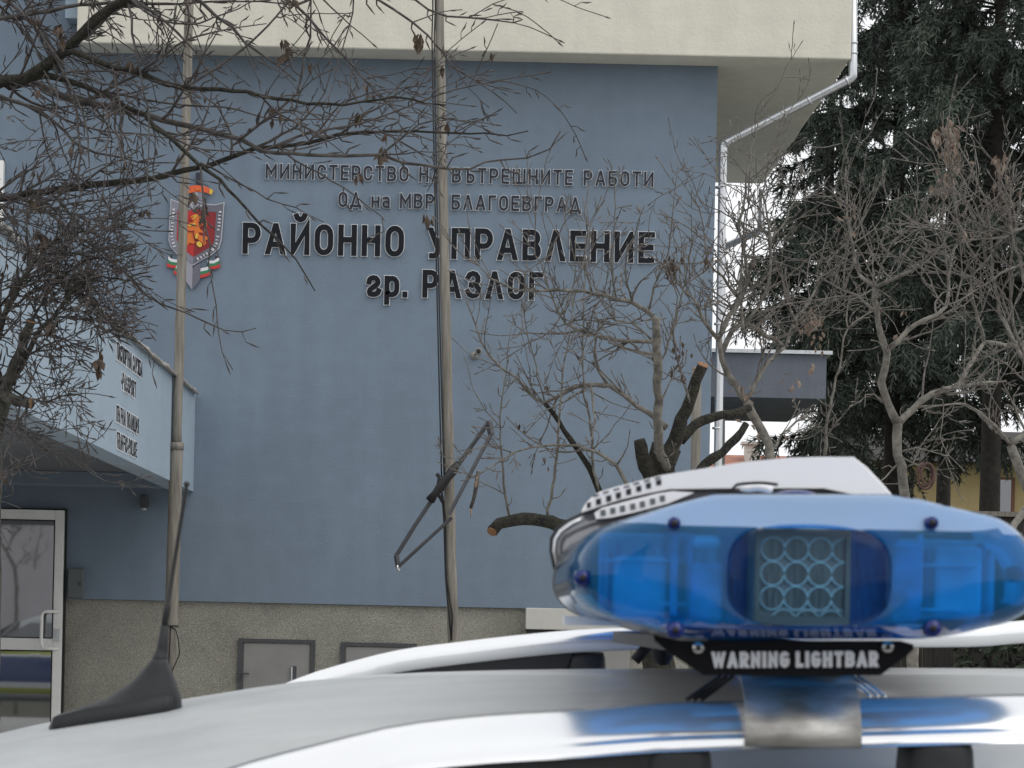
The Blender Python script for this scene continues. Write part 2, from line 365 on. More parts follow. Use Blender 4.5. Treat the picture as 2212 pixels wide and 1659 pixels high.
# ---------------------------------------------------------------- stroke lettering (narrow engineering capitals)
def arc(cx, cy, rx, ry, a0, a1, n=7):
    return [(cx + rx*math.cos(R(a0 + (a1-a0)*i/n)), cy + ry*math.sin(R(a0 + (a1-a0)*i/n))) for i in range(n + 1)]
RO = .3
def stad(b=0, t=1): return arc(.5, t-RO, .5, RO, 180, 0) + arc(.5, b+RO, .5, RO, 0, -180)
def bowl(y0, y1, x0=0, xm=.55, xr=1.0):
    return [(x0, y1), (xm, y1)] + arc(xm, (y0+y1)/2, xr-xm, (y1-y0)/2, 90, -90)[1:] + [(x0, y0)]
G = {
 'О': (.60, [(stad(), 1)]), 'С': (.58, [(list(reversed(arc(.5, 1-RO, .5, RO, 5, 180))) [::-1] + arc(.5, RO, .5, RO, 180, 355), 0)]),
 'Е': (.52, [([(1,1),(0,1),(0,0),(1,0)],0), ([(0,.5),(.9,.5)],0)]),
 'Р': (.58, [([(0,0),(0,1),(.55,1)] + arc(.55,.71,.45,.29,90,-90)[1:] + [(0,.42)],0)]),
 'В': (.60, [([(0,.52),(0,1),(.52,1)] + arc(.52,.765,.42,.235,90,-90)[1:] + [(0,.53)],0), ([(0,.53),(0,0),(.55,0)] + arc(.55,.265,.45,.265,-90,90)[1:],0)]),
 'Ъ': (.70, [([(-.0,1),(.3,1),(.3,0),(.65,0)] + arc(.65,.28,.35,.28,-90,90)[1:] + [(.3,.56)],0)]),
 'Ь': (.58, [([(0,1),(0,0),(.55,0)] + arc(.55,.28,.45,.28,-90,90)[1:] + [(0,.56)],0)]),
 'Б': (.58, [([(.95,1),(0,1),(0,0),(.55,0)] + arc(.55,.28,.45,.28,-90,90)[1:] + [(0,.56)],0)]),
 'М': (.74, [([(0,0),(0,1),(.5,.35),(1,1),(1,0)],0)]), 'И': (.62, [([(0,1),(0,0),(1,1),(1,0)],0)]),
 'Й': (.62, [([(0,1),(0,0),(1,1),(1,0)],0), (arc(.5,1.42,.28,.15,190,350),0)]),
 'Н': (.60, [([(0,0),(0,1)],0),([(1,0),(1,1)],0),([(0,.52),(1,.52)],0)]),
 'Т': (.56, [([(0,1),(1,1)],0),([(.5,1),(.5,0)],0)]), 'П': (.60, [([(0,0),(0,1),(1,1),(1,0)],0)]),
 'Г': (.50, [([(0,0),(0,1),(1,1)],0)]), 'Ш': (.86, [([(0,1),(0,0),(1,0),(1,1)],0),([(.5,1),(.5,0)],0)]),
 'Ц': (.66, [([(0,1),(0,0),(.86,0),(.86,1)],0),([(.86,0),(1.06,0),(1.06,-.22)],0)]),
 'А': (.64, [([(-.04,-.1),(.5,1.12),(1.04,-.1)],0),([(.2,.28),(.8,.28)],0)]), 'Л': (.62, [([(-.04,-.1),(.5,1.12),(1.04,-.1)],0)]),
 'Д': (.74, [([(-.02,-.16),(-.02,.02),(1.02,.02),(1.02,-.16)],0),([(.10,.02),(.5,1.10),(.90,.02)],0)]),
 'У': (.60, [([(-.04,1.08),(.52,.33)],0),([(1.04,1.08),(.55,.22)] + arc(.27,.2,.27,.2,0,-90)[1:] + [(.1,0)],0)]),
 'З': (.56, [(arc(.45,.745,.5,.255,165,-90) + [(.3,.49)],0),([(.4,.49)] + arc(.47,.26,.53,.26,90,-165),0)]),
 'К': (.60, [([(0,0),(0,1)],0),([(1.04,1.1),(.1,.42)],0),([(.35,.6),(1.04,-.1)],0)]),
 'Ж': (.90, [([(.5,0),(.5,1)],0),([(-.03,1.08),(.5,.5),(1.03,1.08)],0),([(-.03,-.08),(.5,.5),(1.03,-.08)],0)]),
 'Я': (.58, [([(1,0),(1,1),(.45,1)] + arc(.45,.71,.45,.29,90,270)[1:] + [(1,.42)],0),([(.6,.42),(-.04,-.1)],0)]),
 'н': (.54, [([(0,0),(0,.72)],0),([(1,0),(1,.72)],0),([(0,.38),(1,.38)],0)]),
 'а': (.50, [([(.05,.66),(.55,.72)] + arc(.62,.5,.38,.22,90,0)[1:] + [(1,0)],0),([(1,.4),(.4,.4)] + arc(.4,.2,.4,.2,90,270)[1:] + [(1,0)],0)]),
 'г': (.54, [([(.02,.55),(.07,.65),(.22,.71),(.45,.735),(.70,.71),(.88,.63),(.92,.54),(.84,.45),(.62,.37),(.36,.29),(.14,.21),(.06,.12),(.12,.03),(.30,.0),(.52,.0),(.75,.02),(.92,.07),(1.0,.16)],0)]),
 'р': (.54, [([(0,-.33),(0,.72)],0),(arc(.5,.72-.24,.5,.24,180,0)+arc(.5,.24,.5,.24,0,-180),1)]),
 '.': (.16, [([(.5,0),(.5,.04)],0)]),
 'W': (.86, [([(-.03,1.1),(.25,-.05),(.5,1.0),(.75,-.05),(1.03,1.1)],0)]), 'N': (.60, [([(0,0),(0,1),(1,0),(1,1)],0)]),
 'I': (.0, [([(.5,0),(.5,1)],0)]), 'L': (.48, [([(0,1),(0,0),(1,0)],0)]), 'F': (.50, [([(1,1),(0,1),(0,0)],0),([(0,.5),(.85,.5)],0)]),
 'G': (.60, [(arc(.5,1-RO,.5,RO,48,180) + arc(.5,RO,.5,RO,180,360) + [(1,.46),(.58,.46)],0)]),
 'S': (.56, [(arc(.5,.745,.47,.255,15,270) + arc(.5,.245,.5,.245,90,-165)[1:],0)]),
 'R': (.58, [([(0,0),(0,1),(.55,1)] + arc(.55,.72,.45,.28,90,-90)[1:] + [(0,.44)],0),([(.45,.44),(1.03,-.1)],0)]),
 '1': (.3, [([(0,.75),(.9,1),(.9,0)],0)]), '5': (.5, [([(.95,1),(.1,1),(.05,.58),(.5,.6)] + arc(.5,.3,.5,.3,90,-160)[1:],0)]),
 '7': (.5, [([(0,1),(1,1),(.35,0)],0)]), '8': (.52, [(stad(.5,1.0),1),(stad(0,.52),1)]),
 '9': (.52, [(stad(.42,1.0),1),([(1,.7),(1,.3)]+arc(.5,.28,.5,.28,0,-160),0)]),
}
for a_, b_ in zip('АВЕКМНОРСТ', 'ABEKMHOPCT'): G[b_] = G[a_]
CAPS = set('Р В'.split())

def ribbon2(poly, closed, t):
    """quads of a constant-width stroke in 2-D with mitred joints and square ends"""
    n = len(poly); L_, R_ = [], []
    P = [Vector(p) for p in poly]
    for i in range(n):
        a = P[(i-1) % n] if (closed or i > 0) else None
        b = P[(i+1) % n] if (closed or i < n-1) else None
        p = P[i].copy()
        d1 = (p - a).normalized() if a is not None else None
        d2 = (b - p).normalized() if b is not None else None
        if d1 is None: d1 = d2; p = p - d2 * t/2
        elif d2 is None: d2 = d1; p = p + d1 * t/2
        n1 = Vector((-d1.y, d1.x)); n2 = Vector((-d2.y, d2.x))
        m = n1 + n2; m = m.normalized() if m.length > 1e-6 else n1
        k = 1 / max(.30, m.dot(n1))
        L_.append(p + m * k * t/2); R_.append(p - m * k * t/2)
    q = []
    for i in range(n if closed else n-1):
        j = (i+1) % n; q.append((L_[i], L_[j], R_[j], R_[i]))
    return q

def clip_poly(poly, zlo, zhi):
    def cl(ps, f, val, keep_above):
        out = []
        for i in range(len(ps)):
            a, b = ps[i], ps[(i+1) % len(ps)]
            ia = (a.y >= val) if keep_above else (a.y <= val); ib = (b.y >= val) if keep_above else (b.y <= val)
            if ia: out.append(a)
            if ia != ib and abs(b.y - a.y) > 1e-12: out.append(a.lerp(b, (val - a.y)/(b.y - a.y)))
        return out
    ps = cl(list(poly), None, zlo, True)
    return cl(ps, None, zhi, False) if len(ps) > 2 else []

def letter_mb(ch, h, t, grow, o, Rv, U, Nv, front, thick, adv0):
    """one letter as extruded strokes; grow widens the strokes (for the pale rim behind)"""
    wd, strokes = G[ch]; mb = MB()
    W = max(wd * h, 0); tt = t + 2*grow; e = 0
    desc = {'Д': -.13*h, 'Ц': -.17*h, 'р': -.33*h}.get(ch, 0.)
    top = {'Й': 1.46*h}.get(ch, h)
    for poly, closed in strokes:
        pts = [(adv0 + t/2 + x*max(W - t, 0), t/2 + y*(h - t)) for x, y in poly]
        cl = []
        for p in pts:
            if not cl or (Vector(p) - Vector(cl[-1])).length > 1e-6: cl.append(p)
        if closed and (Vector(cl[0]) - Vector(cl[-1])).length < 1e-6: cl.pop()
        for q in ribbon2(cl, closed, tt):
            ps = clip_poly(q, desc - grow, top + grow)
            if len(ps) < 3: continue
            e += 1
            f = front + (e % 7) * h * .0012
            base = [o + Rv*p.x + U*p.y for p in ps]
            mb.prism([p + Nv*(f - thick) for p in base], Nv*thick)
    return mb, W

def lettering(name, text, o, Rv, U, Nv, h, t, width, face, rimmat, label, cat, thick=.022, grow=.009, stand=.03, group=None, space=.42, gap=.30, parent=None, nrim=True, rimback=None):
    """a line of separately mounted letters; gaps are stretched so that the line has the given width"""
    ws = sum((max(G[c][0]*h, t) if c != ' ' else space*h) for c in text)
    g = (width - ws) / max(1, len(text) - 1)
    root = thing(name, label, cat, o, group) if parent is None else None
    x = 0
    for c in text:
        if c == ' ': x += space*h + g; continue
        mb, W = letter_mb(c, h, t, 0, o, Rv, U, Nv, stand, thick, x)
        lt = mb.build('letter', face, root or parent)
        if grow and nrim:
            mb2, W = letter_mb(c, h, t, grow, o, Rv, U, Nv, stand - (rimback or thick*.4), thick*.6, x) if not rimback else letter_mb(c, h, t, grow, o, Rv, U, Nv, stand - rimback, stand - rimback - .001, x)
            mb2.build('letter_rim', rimmat, lt)
        x += max(W, t) + g
    return root

# ---------------------------------------------------------------- the ground
gm = MB()
def gz(y): return interp([(-30, -.30), (-5, -.30), (6, .14), (400, .14)], y)
xs = [-400, -60, -20, -8, -4, 0, 4, 8, 20, 60, 400]; ysl = [-400, -60, -30, -5, 6, 6.02, 12, 20, 60, 400]
vs = [(x, y, gz(y) - .02) for y in ysl for x in xs]; nx = len(xs)
gm.add(vs, [(j*nx+i, j*nx+i+1, (j+1)*nx+i+1, (j+1)*nx+i) for j in range(len(ysl)-1) for i in range(nx-1)])
tag(gm.build('ground', M['soil']), kind='structure')
rm = MB(); rx = [-200, 200]; ry = [-5, -1, 2, 6]
rm.add([(x, y, gz(y) + .0) for y in ry for x in rx], [(j*2, j*2+1, j*2+3, j*2+2) for j in range(3)])
tag(rm.build('road', M['asphalt']), kind='structure')
pm = MB(); pm.box((-60, 6.0, -.3), (60, 19.97, .155)); tag(pm.build('pavement', M['paving']), kind='structure')

# ---------------------------------------------------------------- police station
YW = 20.0
wx1 = at(1541, 600, YW).x; wx0 = -7.5
zov = at(1000, 131, YW).z            # underside of the projecting storey
YF = 19.66
ucx0 = at(165, 100, YF).x; ucx1 = at(1838, 133, YF).x
zpl = at(600, 1300, YW).z            # top of the plinth
st = thing('police_station', 'blue rendered police station with a projecting cream upper storey', 'building', (0, YW, .14))
m = MB(); m.box((wx0, YW, zpl - .01), (wx1, 27.5, zov - .001)); m.box((wx0, YW, zov - .001), (ucx0 - .003, 27.5, 9.5)); m.build('wall', M['blue'], st)
m = MB(); m.box((wx0, YW + .03, .0), (wx1 - .02, 27.4, zpl - .012)); m.build('plinth', M['pebble'], st, 'grey pebble dashed base of the wall')
m = MB(); m.box((ucx0, YF, zov), (ucx1, 25.3, 9.5)); m.build('upper_storey', M['cream'], st, bevel=.012)
# lower trim on the left of the cream storey, blue pier with a shaded reveal
m = MB(); m.box((at(140, 60, 19.8).x, 19.80, zov + .22), (ucx0 - .006, YW - .004, 9.5)); m.build('pilaster', M['lightblue'], st)
m = MB(); m.box((at(-20, 400, 19.9).x, 19.93, at(3, 600, 19.9).z), (at(5, 400, 19.9).x, YW - .004, at(3, 345, 19.9).z)); m.build('window_frame', M['white_pvc'], st)
# entrance wing on the left with a long canopy
xc = at(420, 960, YW).x; zct = at(428, 852, YW).z; zcb = at(418, 1062, YW).z
m = MB()
m.box((xc - .17, 11.0, zcb), (xc, YW - .003, zct))                       # side parapet
can = m.build('entrance_canopy', M['lightblue'], st, 'pale blue canopy over the entrance')
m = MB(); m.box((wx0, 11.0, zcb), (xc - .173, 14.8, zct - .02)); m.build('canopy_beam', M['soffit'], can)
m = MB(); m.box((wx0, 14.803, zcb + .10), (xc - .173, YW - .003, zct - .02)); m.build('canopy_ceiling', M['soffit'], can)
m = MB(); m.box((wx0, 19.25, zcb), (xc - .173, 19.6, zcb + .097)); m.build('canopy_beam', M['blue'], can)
m = MB(); rng = random.Random(5)
y = 11.0; rings = []
while y < 20.0:
    b = .012 * rng.random(); hh = .004 + .022 * (math.sin(y * 17) * .5 + .5)**3 + .008 * rng.random()
    rings.append([Vector((xc + .028 + b, y, zct - .012)), Vector((xc + .03 + b, y, zct + hh*.6)), Vector((xc + .0, y, zct + hh + .008)), Vector((xc - .19, y, zct + .02)), Vector((xc - .19, y, zct + .004)), Vector((xc - .0, y, zct - .0))])
    y += .11
m.loft(rings); m.build('coping', M['coping'], can)
# door
dz1 = at(146, 1100, YW).z; dx1 = at(146, 1100, YW).x; dx0 = dx1 - 1.05
fw = .068
m = MB(); m.box((dx0, YW - .028, .16), (dx1, YW + .02, dz1)); door = m.build('door', M['dark'], st, 'white glazed entrance door')
m = MB()
zr1 = at(60, 1378, YW).z; zr0 = at(60, 1404, YW).z
gx0, gx1 = dx0 + .09 + .04, at(120, 1250, YW).x
gz1 = at(60, 1123, YW).z; gz0 = .34
yo = YW - .032
m.box((dx0 + .012, yo - .05, .18), (gx0, yo, dz1 - .012)); m.box((gx1, yo - .05, .18), (dx1 - .014, yo, dz1 - .012))
m.box((gx0, yo - .05, gz1), (gx1, yo, dz1 - .012)); m.box((gx0, yo - .05, zr0), (gx1, yo, zr1)); m.box((gx0, yo - .05, .18), (gx1, yo, gz0))
fr = m.build('door_frame', M['white_pvc'], door, bevel=.004)
for a, b in ((zr1, gz1), (gz0, zr0)):
    m = MB(); q = .008
    m.box((gx0, yo - .052 - 0, a), (gx1, yo - .042, a + q)); m.box((gx0, yo - .052, b - q), (gx1, yo - .042, b))
    m.box((gx0, yo - .052, a + q), (gx0 + q, yo - .042, b - q)); m.box((gx1 - q, yo - .052, a + q), (gx1, yo - .042, b - q))
    m.build('glazing_seal', M['dark'], door)
    m = MB(); m.box((gx0 + q, yo - .036, a + q), (gx1 - q, yo - .03, b - q)); m.build('door_pane', M['door_glass'], door)
m = MB(); hx0 = at(96, 1360, YW).x; hx1 = at(128, 1360, YW).x; hz1 = at(120, 1321, YW).z; hz0 = at(120, 1401, YW).z; hy = yo - .11
m.tube([(hx1, yo - .05, hz1), (hx1, hy, hz1), (hx0 + .03, hy, hz1), (hx0 + .008, hy, hz1 - .012), (hx0, hy, hz1 - .04), (hx0, hy, hz0 + .04), (hx0 + .008, hy, hz0 + .012), (hx0 + .03, hy, hz0), (hx1, hy, hz0), (hx1, yo - .05, hz0)], .0135, 10)
m.build('door_handle', M['white_pvc'], door)
m = MB(); lx = at(127, 1372, YW).x; lz = at(127, 1372, YW).z
m.box((lx - .022, yo - .062, lz - .05), (lx + .022, yo - .05, lz + .05)); m.tube([(lx, yo - .062, lz), (lx, yo - .085, lz)], .012, 8)
m.build('door_lock', M['zinc'], door, bevel=.004)
# zinc rain pipes
def pipe(name, path, r, parent, mt, n=14):
    mb = MB(); pts = []
    for i, p in enumerate(path):
        p = Vector(p)
        if 0 < i < len(path) - 1:
            a = (Vector(path[i-1]) - p).normalized(); b = (Vector(path[i+1]) - p).normalized()
            for s_ in (.035, .012): pts.append(p + a * s_)
            for s_ in (.012, .035): pts.append(p + b * s_)
        else: pts.append(p)
    mb.tube(pts, r, n); return mb.build(name, mt, parent)
yp = 19.72
p1 = [at(1843, -60, yp), at(1842, 168, yp), at(1562, 312, 20.05), at(1549, 1100, 20.05), at(1545, 1600, 20.05)]
dp = pipe('downpipe', p1, .033, st, M['zinc'])
m = MB()
for (u, v, Y) in ((1842, 93, yp), (1842, 115, yp), (1562, 330, 20.05), (1556, 405, 20.05), (1553, 700, 20.05), (1549, 925, 20.05)):
    m = MB(); c = at(u, v, Y); m.tube([c + Vector((0, 0, -.008)), c + Vector((0, 0, .008))], .039, 14); m.build('pipe_collar', M['zinc'], dp)
for t_ in (.04, .33, .97):
    m = MB(); c = p1[1].lerp(p1[2], t_); d = (p1[2] - p1[1]).normalized(); m.tube([c - d*.01, c + d*.01], .038, 14); m.build('pipe_collar', M['zinc'], dp)
pipe('downpipe', [at(1646, 410, 25.2), at(1643, 498, 25.2), at(1560, 535, 26), at(1557, 1300, 26)], .036, st, M['zinc'])
pipe('downpipe', [at(40, -60, 19.74), at(84, 62, 19.74), at(131, 152, 19.98)], .036, st, M['dkgrey'])
# annex canopy behind the corner
m = MB(); m.box((wx1 + .01, 24.5, at(1600, 886, 26).z), (at(1740, 800, 26).x, 27.4, at(1600, 797, 26).z)); ax = m.build('annex_roof', M['annex'], st, 'dark blue grey annex roof edge')
m = MB(); m.box((wx1 + .01, 24.45, at(1600, 797, 26).z + .003), (at(1740, 800, 26).x + .05, 27.4, at(1600, 789, 26).z)); m.build('roof_coping', M['zinc'], ax)
# metal hatches in the plinth
def hatch(u0, u1, v0, v1, latch=True):
    a = at(u0, v0, YW); b = at(u1, v1, YW)
    m = MB(); f = .035; yy = YW + .03
    m.box((a.x, yy - .02, b.z), (a.x + f, yy + .05, a.z)); m.box((b.x - f, yy - .02, b.z), (b.x, yy + .05, a.z)); m.box((a.x + f, yy - .02, a.z - f*.8), (b.x - f, yy + .05, a.z))
    h = m.build('hatch', M['dkgrey'], st, 'grey metal hatch in the base of the wall')
    m = MB(); m.box((a.x + f + .006, yy - .008, b.z), (b.x - f - .006, yy + .03, a.z - f*.8 - .006)); m.build('hatch_panel', M['hatch'], h, bevel=.004)
    m = MB(); z = a.z - .28; m.box((a.x - .01, yy - .03, z), (a.x + .09, yy - .021, z + .012)); m.box((a.x - .005, yy - .03, z - .05), (a.x + .015, yy - .0205, z)); m.build('hinge', M['dkgrey'], h)
    if latch:
        c = at(634, 1454, YW); m = MB(); m.box((c.x - .022, yy - .014, c.z - .07), (c.x + .022, yy - .0085, c.z + .055)); m.build('latch', M['dkgrey'], h, bevel=.003)
        m = MB(); m.box((c.x - .020, yy - .030, c.z - .06), (c.x - .008, yy - .0145, c.z + .05)); m.build('latch_handle', M['zinc'], h)
hatch(515, 675, 1379, 1660); hatch(736, 895, 1387, 1660, False)
# meter cabinet, set on the plinth
a = at(1135, 1313, 19.9); b = at(1275, 1420, 19.9)
cb = thing('meter_cabinet', 'cream metal meter cabinet standing against the pebbledash base behind the blue light', 'cabinet', ((a.x + b.x)/2, 19.9, .14))
m = MB(); m.box((a.x + .06, 19.80, .14), (b.x + .3, YW + .026, a.z - .17)); m.build('cabinet_body', M['hatch'], cb, bevel=.004)
m = MB(); m.box((a.x, 19.72, a.z - .165), (b.x + .36, YW + .026, a.z)); m.build('cabinet_hood', M['box_paint'], cb, bevel=.006)
m = MB(); m.box((a.x + .012, 19.745, a.z - .19), (b.x + .34, YW + .02, a.z - .168)); m.build('hood_gap', M['dark'], cb)
# grey box beside the door
a = at(148, 1227, 19.95); b = at(181, 1291, 19.95)
el = thing('electrical_box', 'flat grey electrical box on the wall right beside the door', 'electrical box', ((a.x+b.x)/2, 19.95, b.z))
m = MB(); m.box((a.x, 19.93, b.z), (b.x, YW - .003, a.z)); eb = m.build('box_cover', M['cabinet'], el, bevel=.006)
m = MB(); m.box((b.x - .04, 19.922, lerp(a.z, b.z, .45)), (b.x - .02, 19.9295, lerp(a.z, b.z, .6))); m.build('box_lock', M['dkgrey'], el)
# small wall lamp under the canopy
c = at(311, 1088, 19.9)
lm_ = thing('wall_lamp', 'small dark wall lamp fixed under the entrance canopy', 'lamp', (c.x, YW, c.z))
m = MB(); m.box((c.x - .026, 19.86, c.z - .03), (c.x + .026, 19.96, c.z + .07)); m.build('lamp_body', M['dkgrey'], lm_, bevel=.006)
m = MB(); m.tube([(c.x, 19.91, c.z - .031), (c.x, 19.91, c.z - .05)], .02, 10); m.build('lamp_glass', M['zinc'], lm_)
m = MB(); m.tube([(c.x, 19.96, c.z), (c.x, YW - .001, c.z)], .03, 12); m.build('wall_mount', M['dkgrey'], lm_)
# camera dome on the wall right of the middle pole
c = at(1031, 760, 19.9)
cd = thing('security_camera', 'small round grey security camera on the blank blue wall', 'camera', (c.x, YW, c.z))
m = MB(); m.tube([(c.x + .01, 19.84, c.z), (c.x + .01, YW - .09, c.z)], .026, 16); m.build('camera_body', M['hatch'], cd)
m = MB(); m.tube([(c.x + .01, 19.838, c.z), (c.x + .01, 19.8395, c.z)], .018, 16); m.build('camera_lens', M['dark'], cd)
m = MB(); m.tube([(c.x - .01, YW - .09, c.z - .01), (c.x - .02, YW - .03, c.z - .02), (c.x - .02, YW - .001, c.z - .02)], .012, 8); m.tube([(c.x - .02, YW - .018, c.z - .02), (c.x - .02, YW - .001, c.z - .02)], .032, 14); m.build('wall_mount', M['hatch'], cd)

# ---------------------------------------------------------------- wall lettering
RX, UZ, NF = Vector((1, 0, 0)), Vector((0, 0, 1)), Vector((0, -1, 0))
def wall_line(text, u0, u1, vl, vr, hpx, tf, face, label, space=.42, grow=.0042):
    p = at(u0, vl, YW); q = at(u1, vr, YW); zz = (p.z + q.z) / 2
    h = mpx(hpx, YW); o = Vector((p.x, YW, zz))
    return lettering('wall_lettering', text, o, RX, UZ, NF, h - 2*grow, (h)*tf, q.x - p.x, face, M['letter_rim'], label, 'sign', grow=grow, stand=.024, group='lettering on the station wall', space=space)
wall_line('МИНИСТЕРСТВО НА ВЪТРЕШНИТЕ РАБОТИ', 574, 1411, 385, 406, 35, .135, M['grey_letter'], 'topmost line of small grey letters reading МИНИСТЕРСТВО НА ВЪТРЕШНИТЕ РАБОТИ', .3)
wall_line('ОД на МВР', 731, 938, 447, 453, 35, .14, M['grey_letter'], 'small grey letters reading ОД на МВР left of the middle pole', .3)
wall_line('БЛАГОЕВГРАД', 975, 1254, 453, 460, 35, .14, M['grey_letter'], 'small grey letters reading БЛАГОЕВГРАД right of the middle pole')
wall_line('РАЙОННО', 524, 872, 548, 556, 70, .165, M['black_letter'], 'large black letters reading РАЙОННО right of the emblem', grow=.0055)
wall_line('УПРАВЛЕНИЕ', 924, 1413, 558, 570, 70, .165, M['black_letter'], 'large black letters reading УПРАВЛЕНИЕ in the third row', grow=.0055)
wall_line('гр.', 791, 880, 641, 644, 63, .175, M['black_letter'], 'black lower case letters гр. in the bottom row', grow=.0055)
wall_line('РАЗЛОГ', 912, 1172, 643, 649, 63, .175, M['black_letter'], 'black letters reading РАЗЛОГ in the bottom row', grow=.0055)
# lettering on the side of the canopy
def side_line(text, u0, u1, vb, hpx, label):
    def yat(u, v):
        x0 = (u - VU) + ROLL*(v - VV); return xc / x0 * FL * PW
    y0 = yat(u0, vb); y1 = yat(u1, vb + (u1-u0)*.5)
    o = Vector((xc, y0, at(u0, vb, y0).z)); h = mpx(hpx, y0)
    lettering('canopy_lettering', text, o, Vector((0, 1, 0)), UZ, RX, h - .012, h*.125, y1 - y0, M['black_letter'], M['letter_rim'], label, 'sign', grow=.007, thick=.003, stand=.008, rimback=.0025, group='lettering on the canopy', space=.3)
side_line('ПАСПОРТНА СЛУЖБА', 250, 305, 775, 41, 'dark raised letters ПАСПОРТНА СЛУЖБА on the side of the canopy, topmost row')
side_line('PASSPORT', 262, 291, 841, 41, 'dark raised letters PASSPORT on the side of the canopy')
side_line('ПЪТНА ПОЛИЦИЯ', 249, 297, 910, 40, 'dark raised letters ПЪТНА ПОЛИЦИЯ on the side of the canopy')
side_line('TRAFFIC POLICE', 250, 293, 968, 40, 'dark raised letters TRAFFIC POLICE on the side of the canopy, lowest row')

# ---------------------------------------------------------------- emblem (zoom crop of 600..950 x 650..1150 source pixels, 3.317 per pixel)
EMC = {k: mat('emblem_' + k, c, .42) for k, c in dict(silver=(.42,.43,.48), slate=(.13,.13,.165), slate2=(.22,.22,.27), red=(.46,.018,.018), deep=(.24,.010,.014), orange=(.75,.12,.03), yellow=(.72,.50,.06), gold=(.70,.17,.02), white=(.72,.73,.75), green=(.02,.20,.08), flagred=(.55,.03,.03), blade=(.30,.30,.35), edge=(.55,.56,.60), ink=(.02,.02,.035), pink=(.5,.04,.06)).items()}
em = thing('emblem', 'shield emblem with a golden lion, sword and tricolour ribbon beside the lettering', 'emblem', at(425, 500, YW))
def ec(x, y): return ((600 + x/3.317) / 1.8083, (650 + y/3.317) / 1.8083)
def emb(name, polys, col, layer, parent=em, th=.006):
    mb = MB()
    for pl in polys:
        pts = [at(*ec(x, y), YW) for x, y in pl]
        mb.prism([p + Vector((0, -.012 - layer*.004, 0)) for p in pts], (0, -th, 0))
    return mb.build(name, EMC[col], parent)
CX = 545
def mir(pl): return pl + [(2*CX - 12*(y-1000)/600 - x, y) for x, y in reversed(pl)]
outer = [(560,440),(470,495),(360,480),(225,425),(212,640),(196,960),(230,1060),(300,1140),(420,1215),(515,1290),(640,1215),(760,1150),(850,1070),(885,960),(905,700),(922,470),(800,500),(690,490)]
sh = emb('shield_rim', [outer], 'edge', 0, th=.012)
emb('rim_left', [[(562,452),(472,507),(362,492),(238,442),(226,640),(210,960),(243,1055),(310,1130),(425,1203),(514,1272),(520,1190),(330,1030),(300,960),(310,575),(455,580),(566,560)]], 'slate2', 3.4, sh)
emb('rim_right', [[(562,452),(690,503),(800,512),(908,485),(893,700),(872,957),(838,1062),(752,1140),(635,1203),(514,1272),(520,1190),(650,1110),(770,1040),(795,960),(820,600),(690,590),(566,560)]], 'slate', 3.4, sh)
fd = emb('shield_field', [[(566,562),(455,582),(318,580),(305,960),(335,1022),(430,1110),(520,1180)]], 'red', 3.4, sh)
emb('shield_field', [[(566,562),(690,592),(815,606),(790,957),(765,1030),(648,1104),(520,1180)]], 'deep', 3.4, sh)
lion = [[(482,660),(520,640),(560,628),(600,632),(622,665),(650,700),(645,780),(600,790),(612,830),(650,850),(672,820),(668,740),(690,700),(700,760),(690,850),(640,872),(590,860),(600,900),(640,910),(700,920),(712,960),(680,960),(685,1010),(660,1040),(640,1000),(575,950),(545,900),(530,950),(545,1000),(520,1010),(470,1000),(440,1040),(420,1000),(420,940),(440,880),(430,830),(400,800),(360,830),(350,800),(400,760),(460,750),(520,720),(500,690)]]
emb('lion', lion, 'gold', 5.2, fd)
emb('lion_highlight', [[(515,650),(560,636),(572,655),(540,690),(512,700),(540,670)],[(450,775),(540,745),(560,760),(470,790)],[(565,990),(600,980),(635,1010),(632,1050),(600,1058),(565,1030)],[(560,870),(585,900),(570,950),(545,940)]], 'yellow', 7, fd)
emb('lion_line', [[(600,690),(648,740),(643,752),(596,704)],[(590,720),(640,775),(634,784),(584,734)],[(520,840),(535,845),(530,900),(545,960),(534,958),(518,905)],[(470,700),(520,712),(520,724),(470,714)],[(450,840),(520,850),(520,862),(450,856)],[(545,648),(558,650),(556,660),(545,658)]], 'deep', 7, fd)
emb('sword_pommel', [[(553,85),(630,90),(632,255),(550,250)]], 'ink', 2.0)
emb('crossguard', [[(400,292),(480,262),(560,250),(650,262),(690,272),(778,320),(755,378),(690,348),(575,335),(480,350),(420,372)]], 'orange', 2.6)
emb('guard_tip', [[(735,293),(778,320),(755,378),(728,360)],[(400,292),(440,276),(448,360),(420,372)]], 'yellow', 4.6)
emb('guard_star', [[(548,305),(577,283),(606,307),(577,328)]], 'gold', 4.6)
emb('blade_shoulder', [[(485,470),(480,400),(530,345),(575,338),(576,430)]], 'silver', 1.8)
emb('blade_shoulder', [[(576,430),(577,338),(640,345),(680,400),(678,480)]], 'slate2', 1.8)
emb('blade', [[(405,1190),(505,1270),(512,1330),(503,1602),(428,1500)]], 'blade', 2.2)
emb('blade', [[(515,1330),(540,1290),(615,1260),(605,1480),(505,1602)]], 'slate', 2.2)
def rib(pl0, pl1, name='ribbon', n=3):
    """three bands between an upper and a lower edge"""
    for k, col in enumerate(('white', 'green', 'flagred')):
        a = [(lerp(x0, x1, k/3), lerp(y0, y1, k/3)) for (x0, y0), (x1, y1) in zip(pl0, pl1)]
        b = [(lerp(x0, x1, (k+1)/3), lerp(y0, y1, (k+1)/3)) for (x0, y0), (x1, y1) in zip(pl0, pl1)]
        emb(name, [a + b[::-1]], col, 1.2 + .1*k)
rib([(200,1165),(230,1200),(320,1215)], [(173,1300),(220,1318),(290,1325)])
rib([(285,1270),(310,1290),(345,1310)], [(263,1390),(290,1408),(330,1425)])
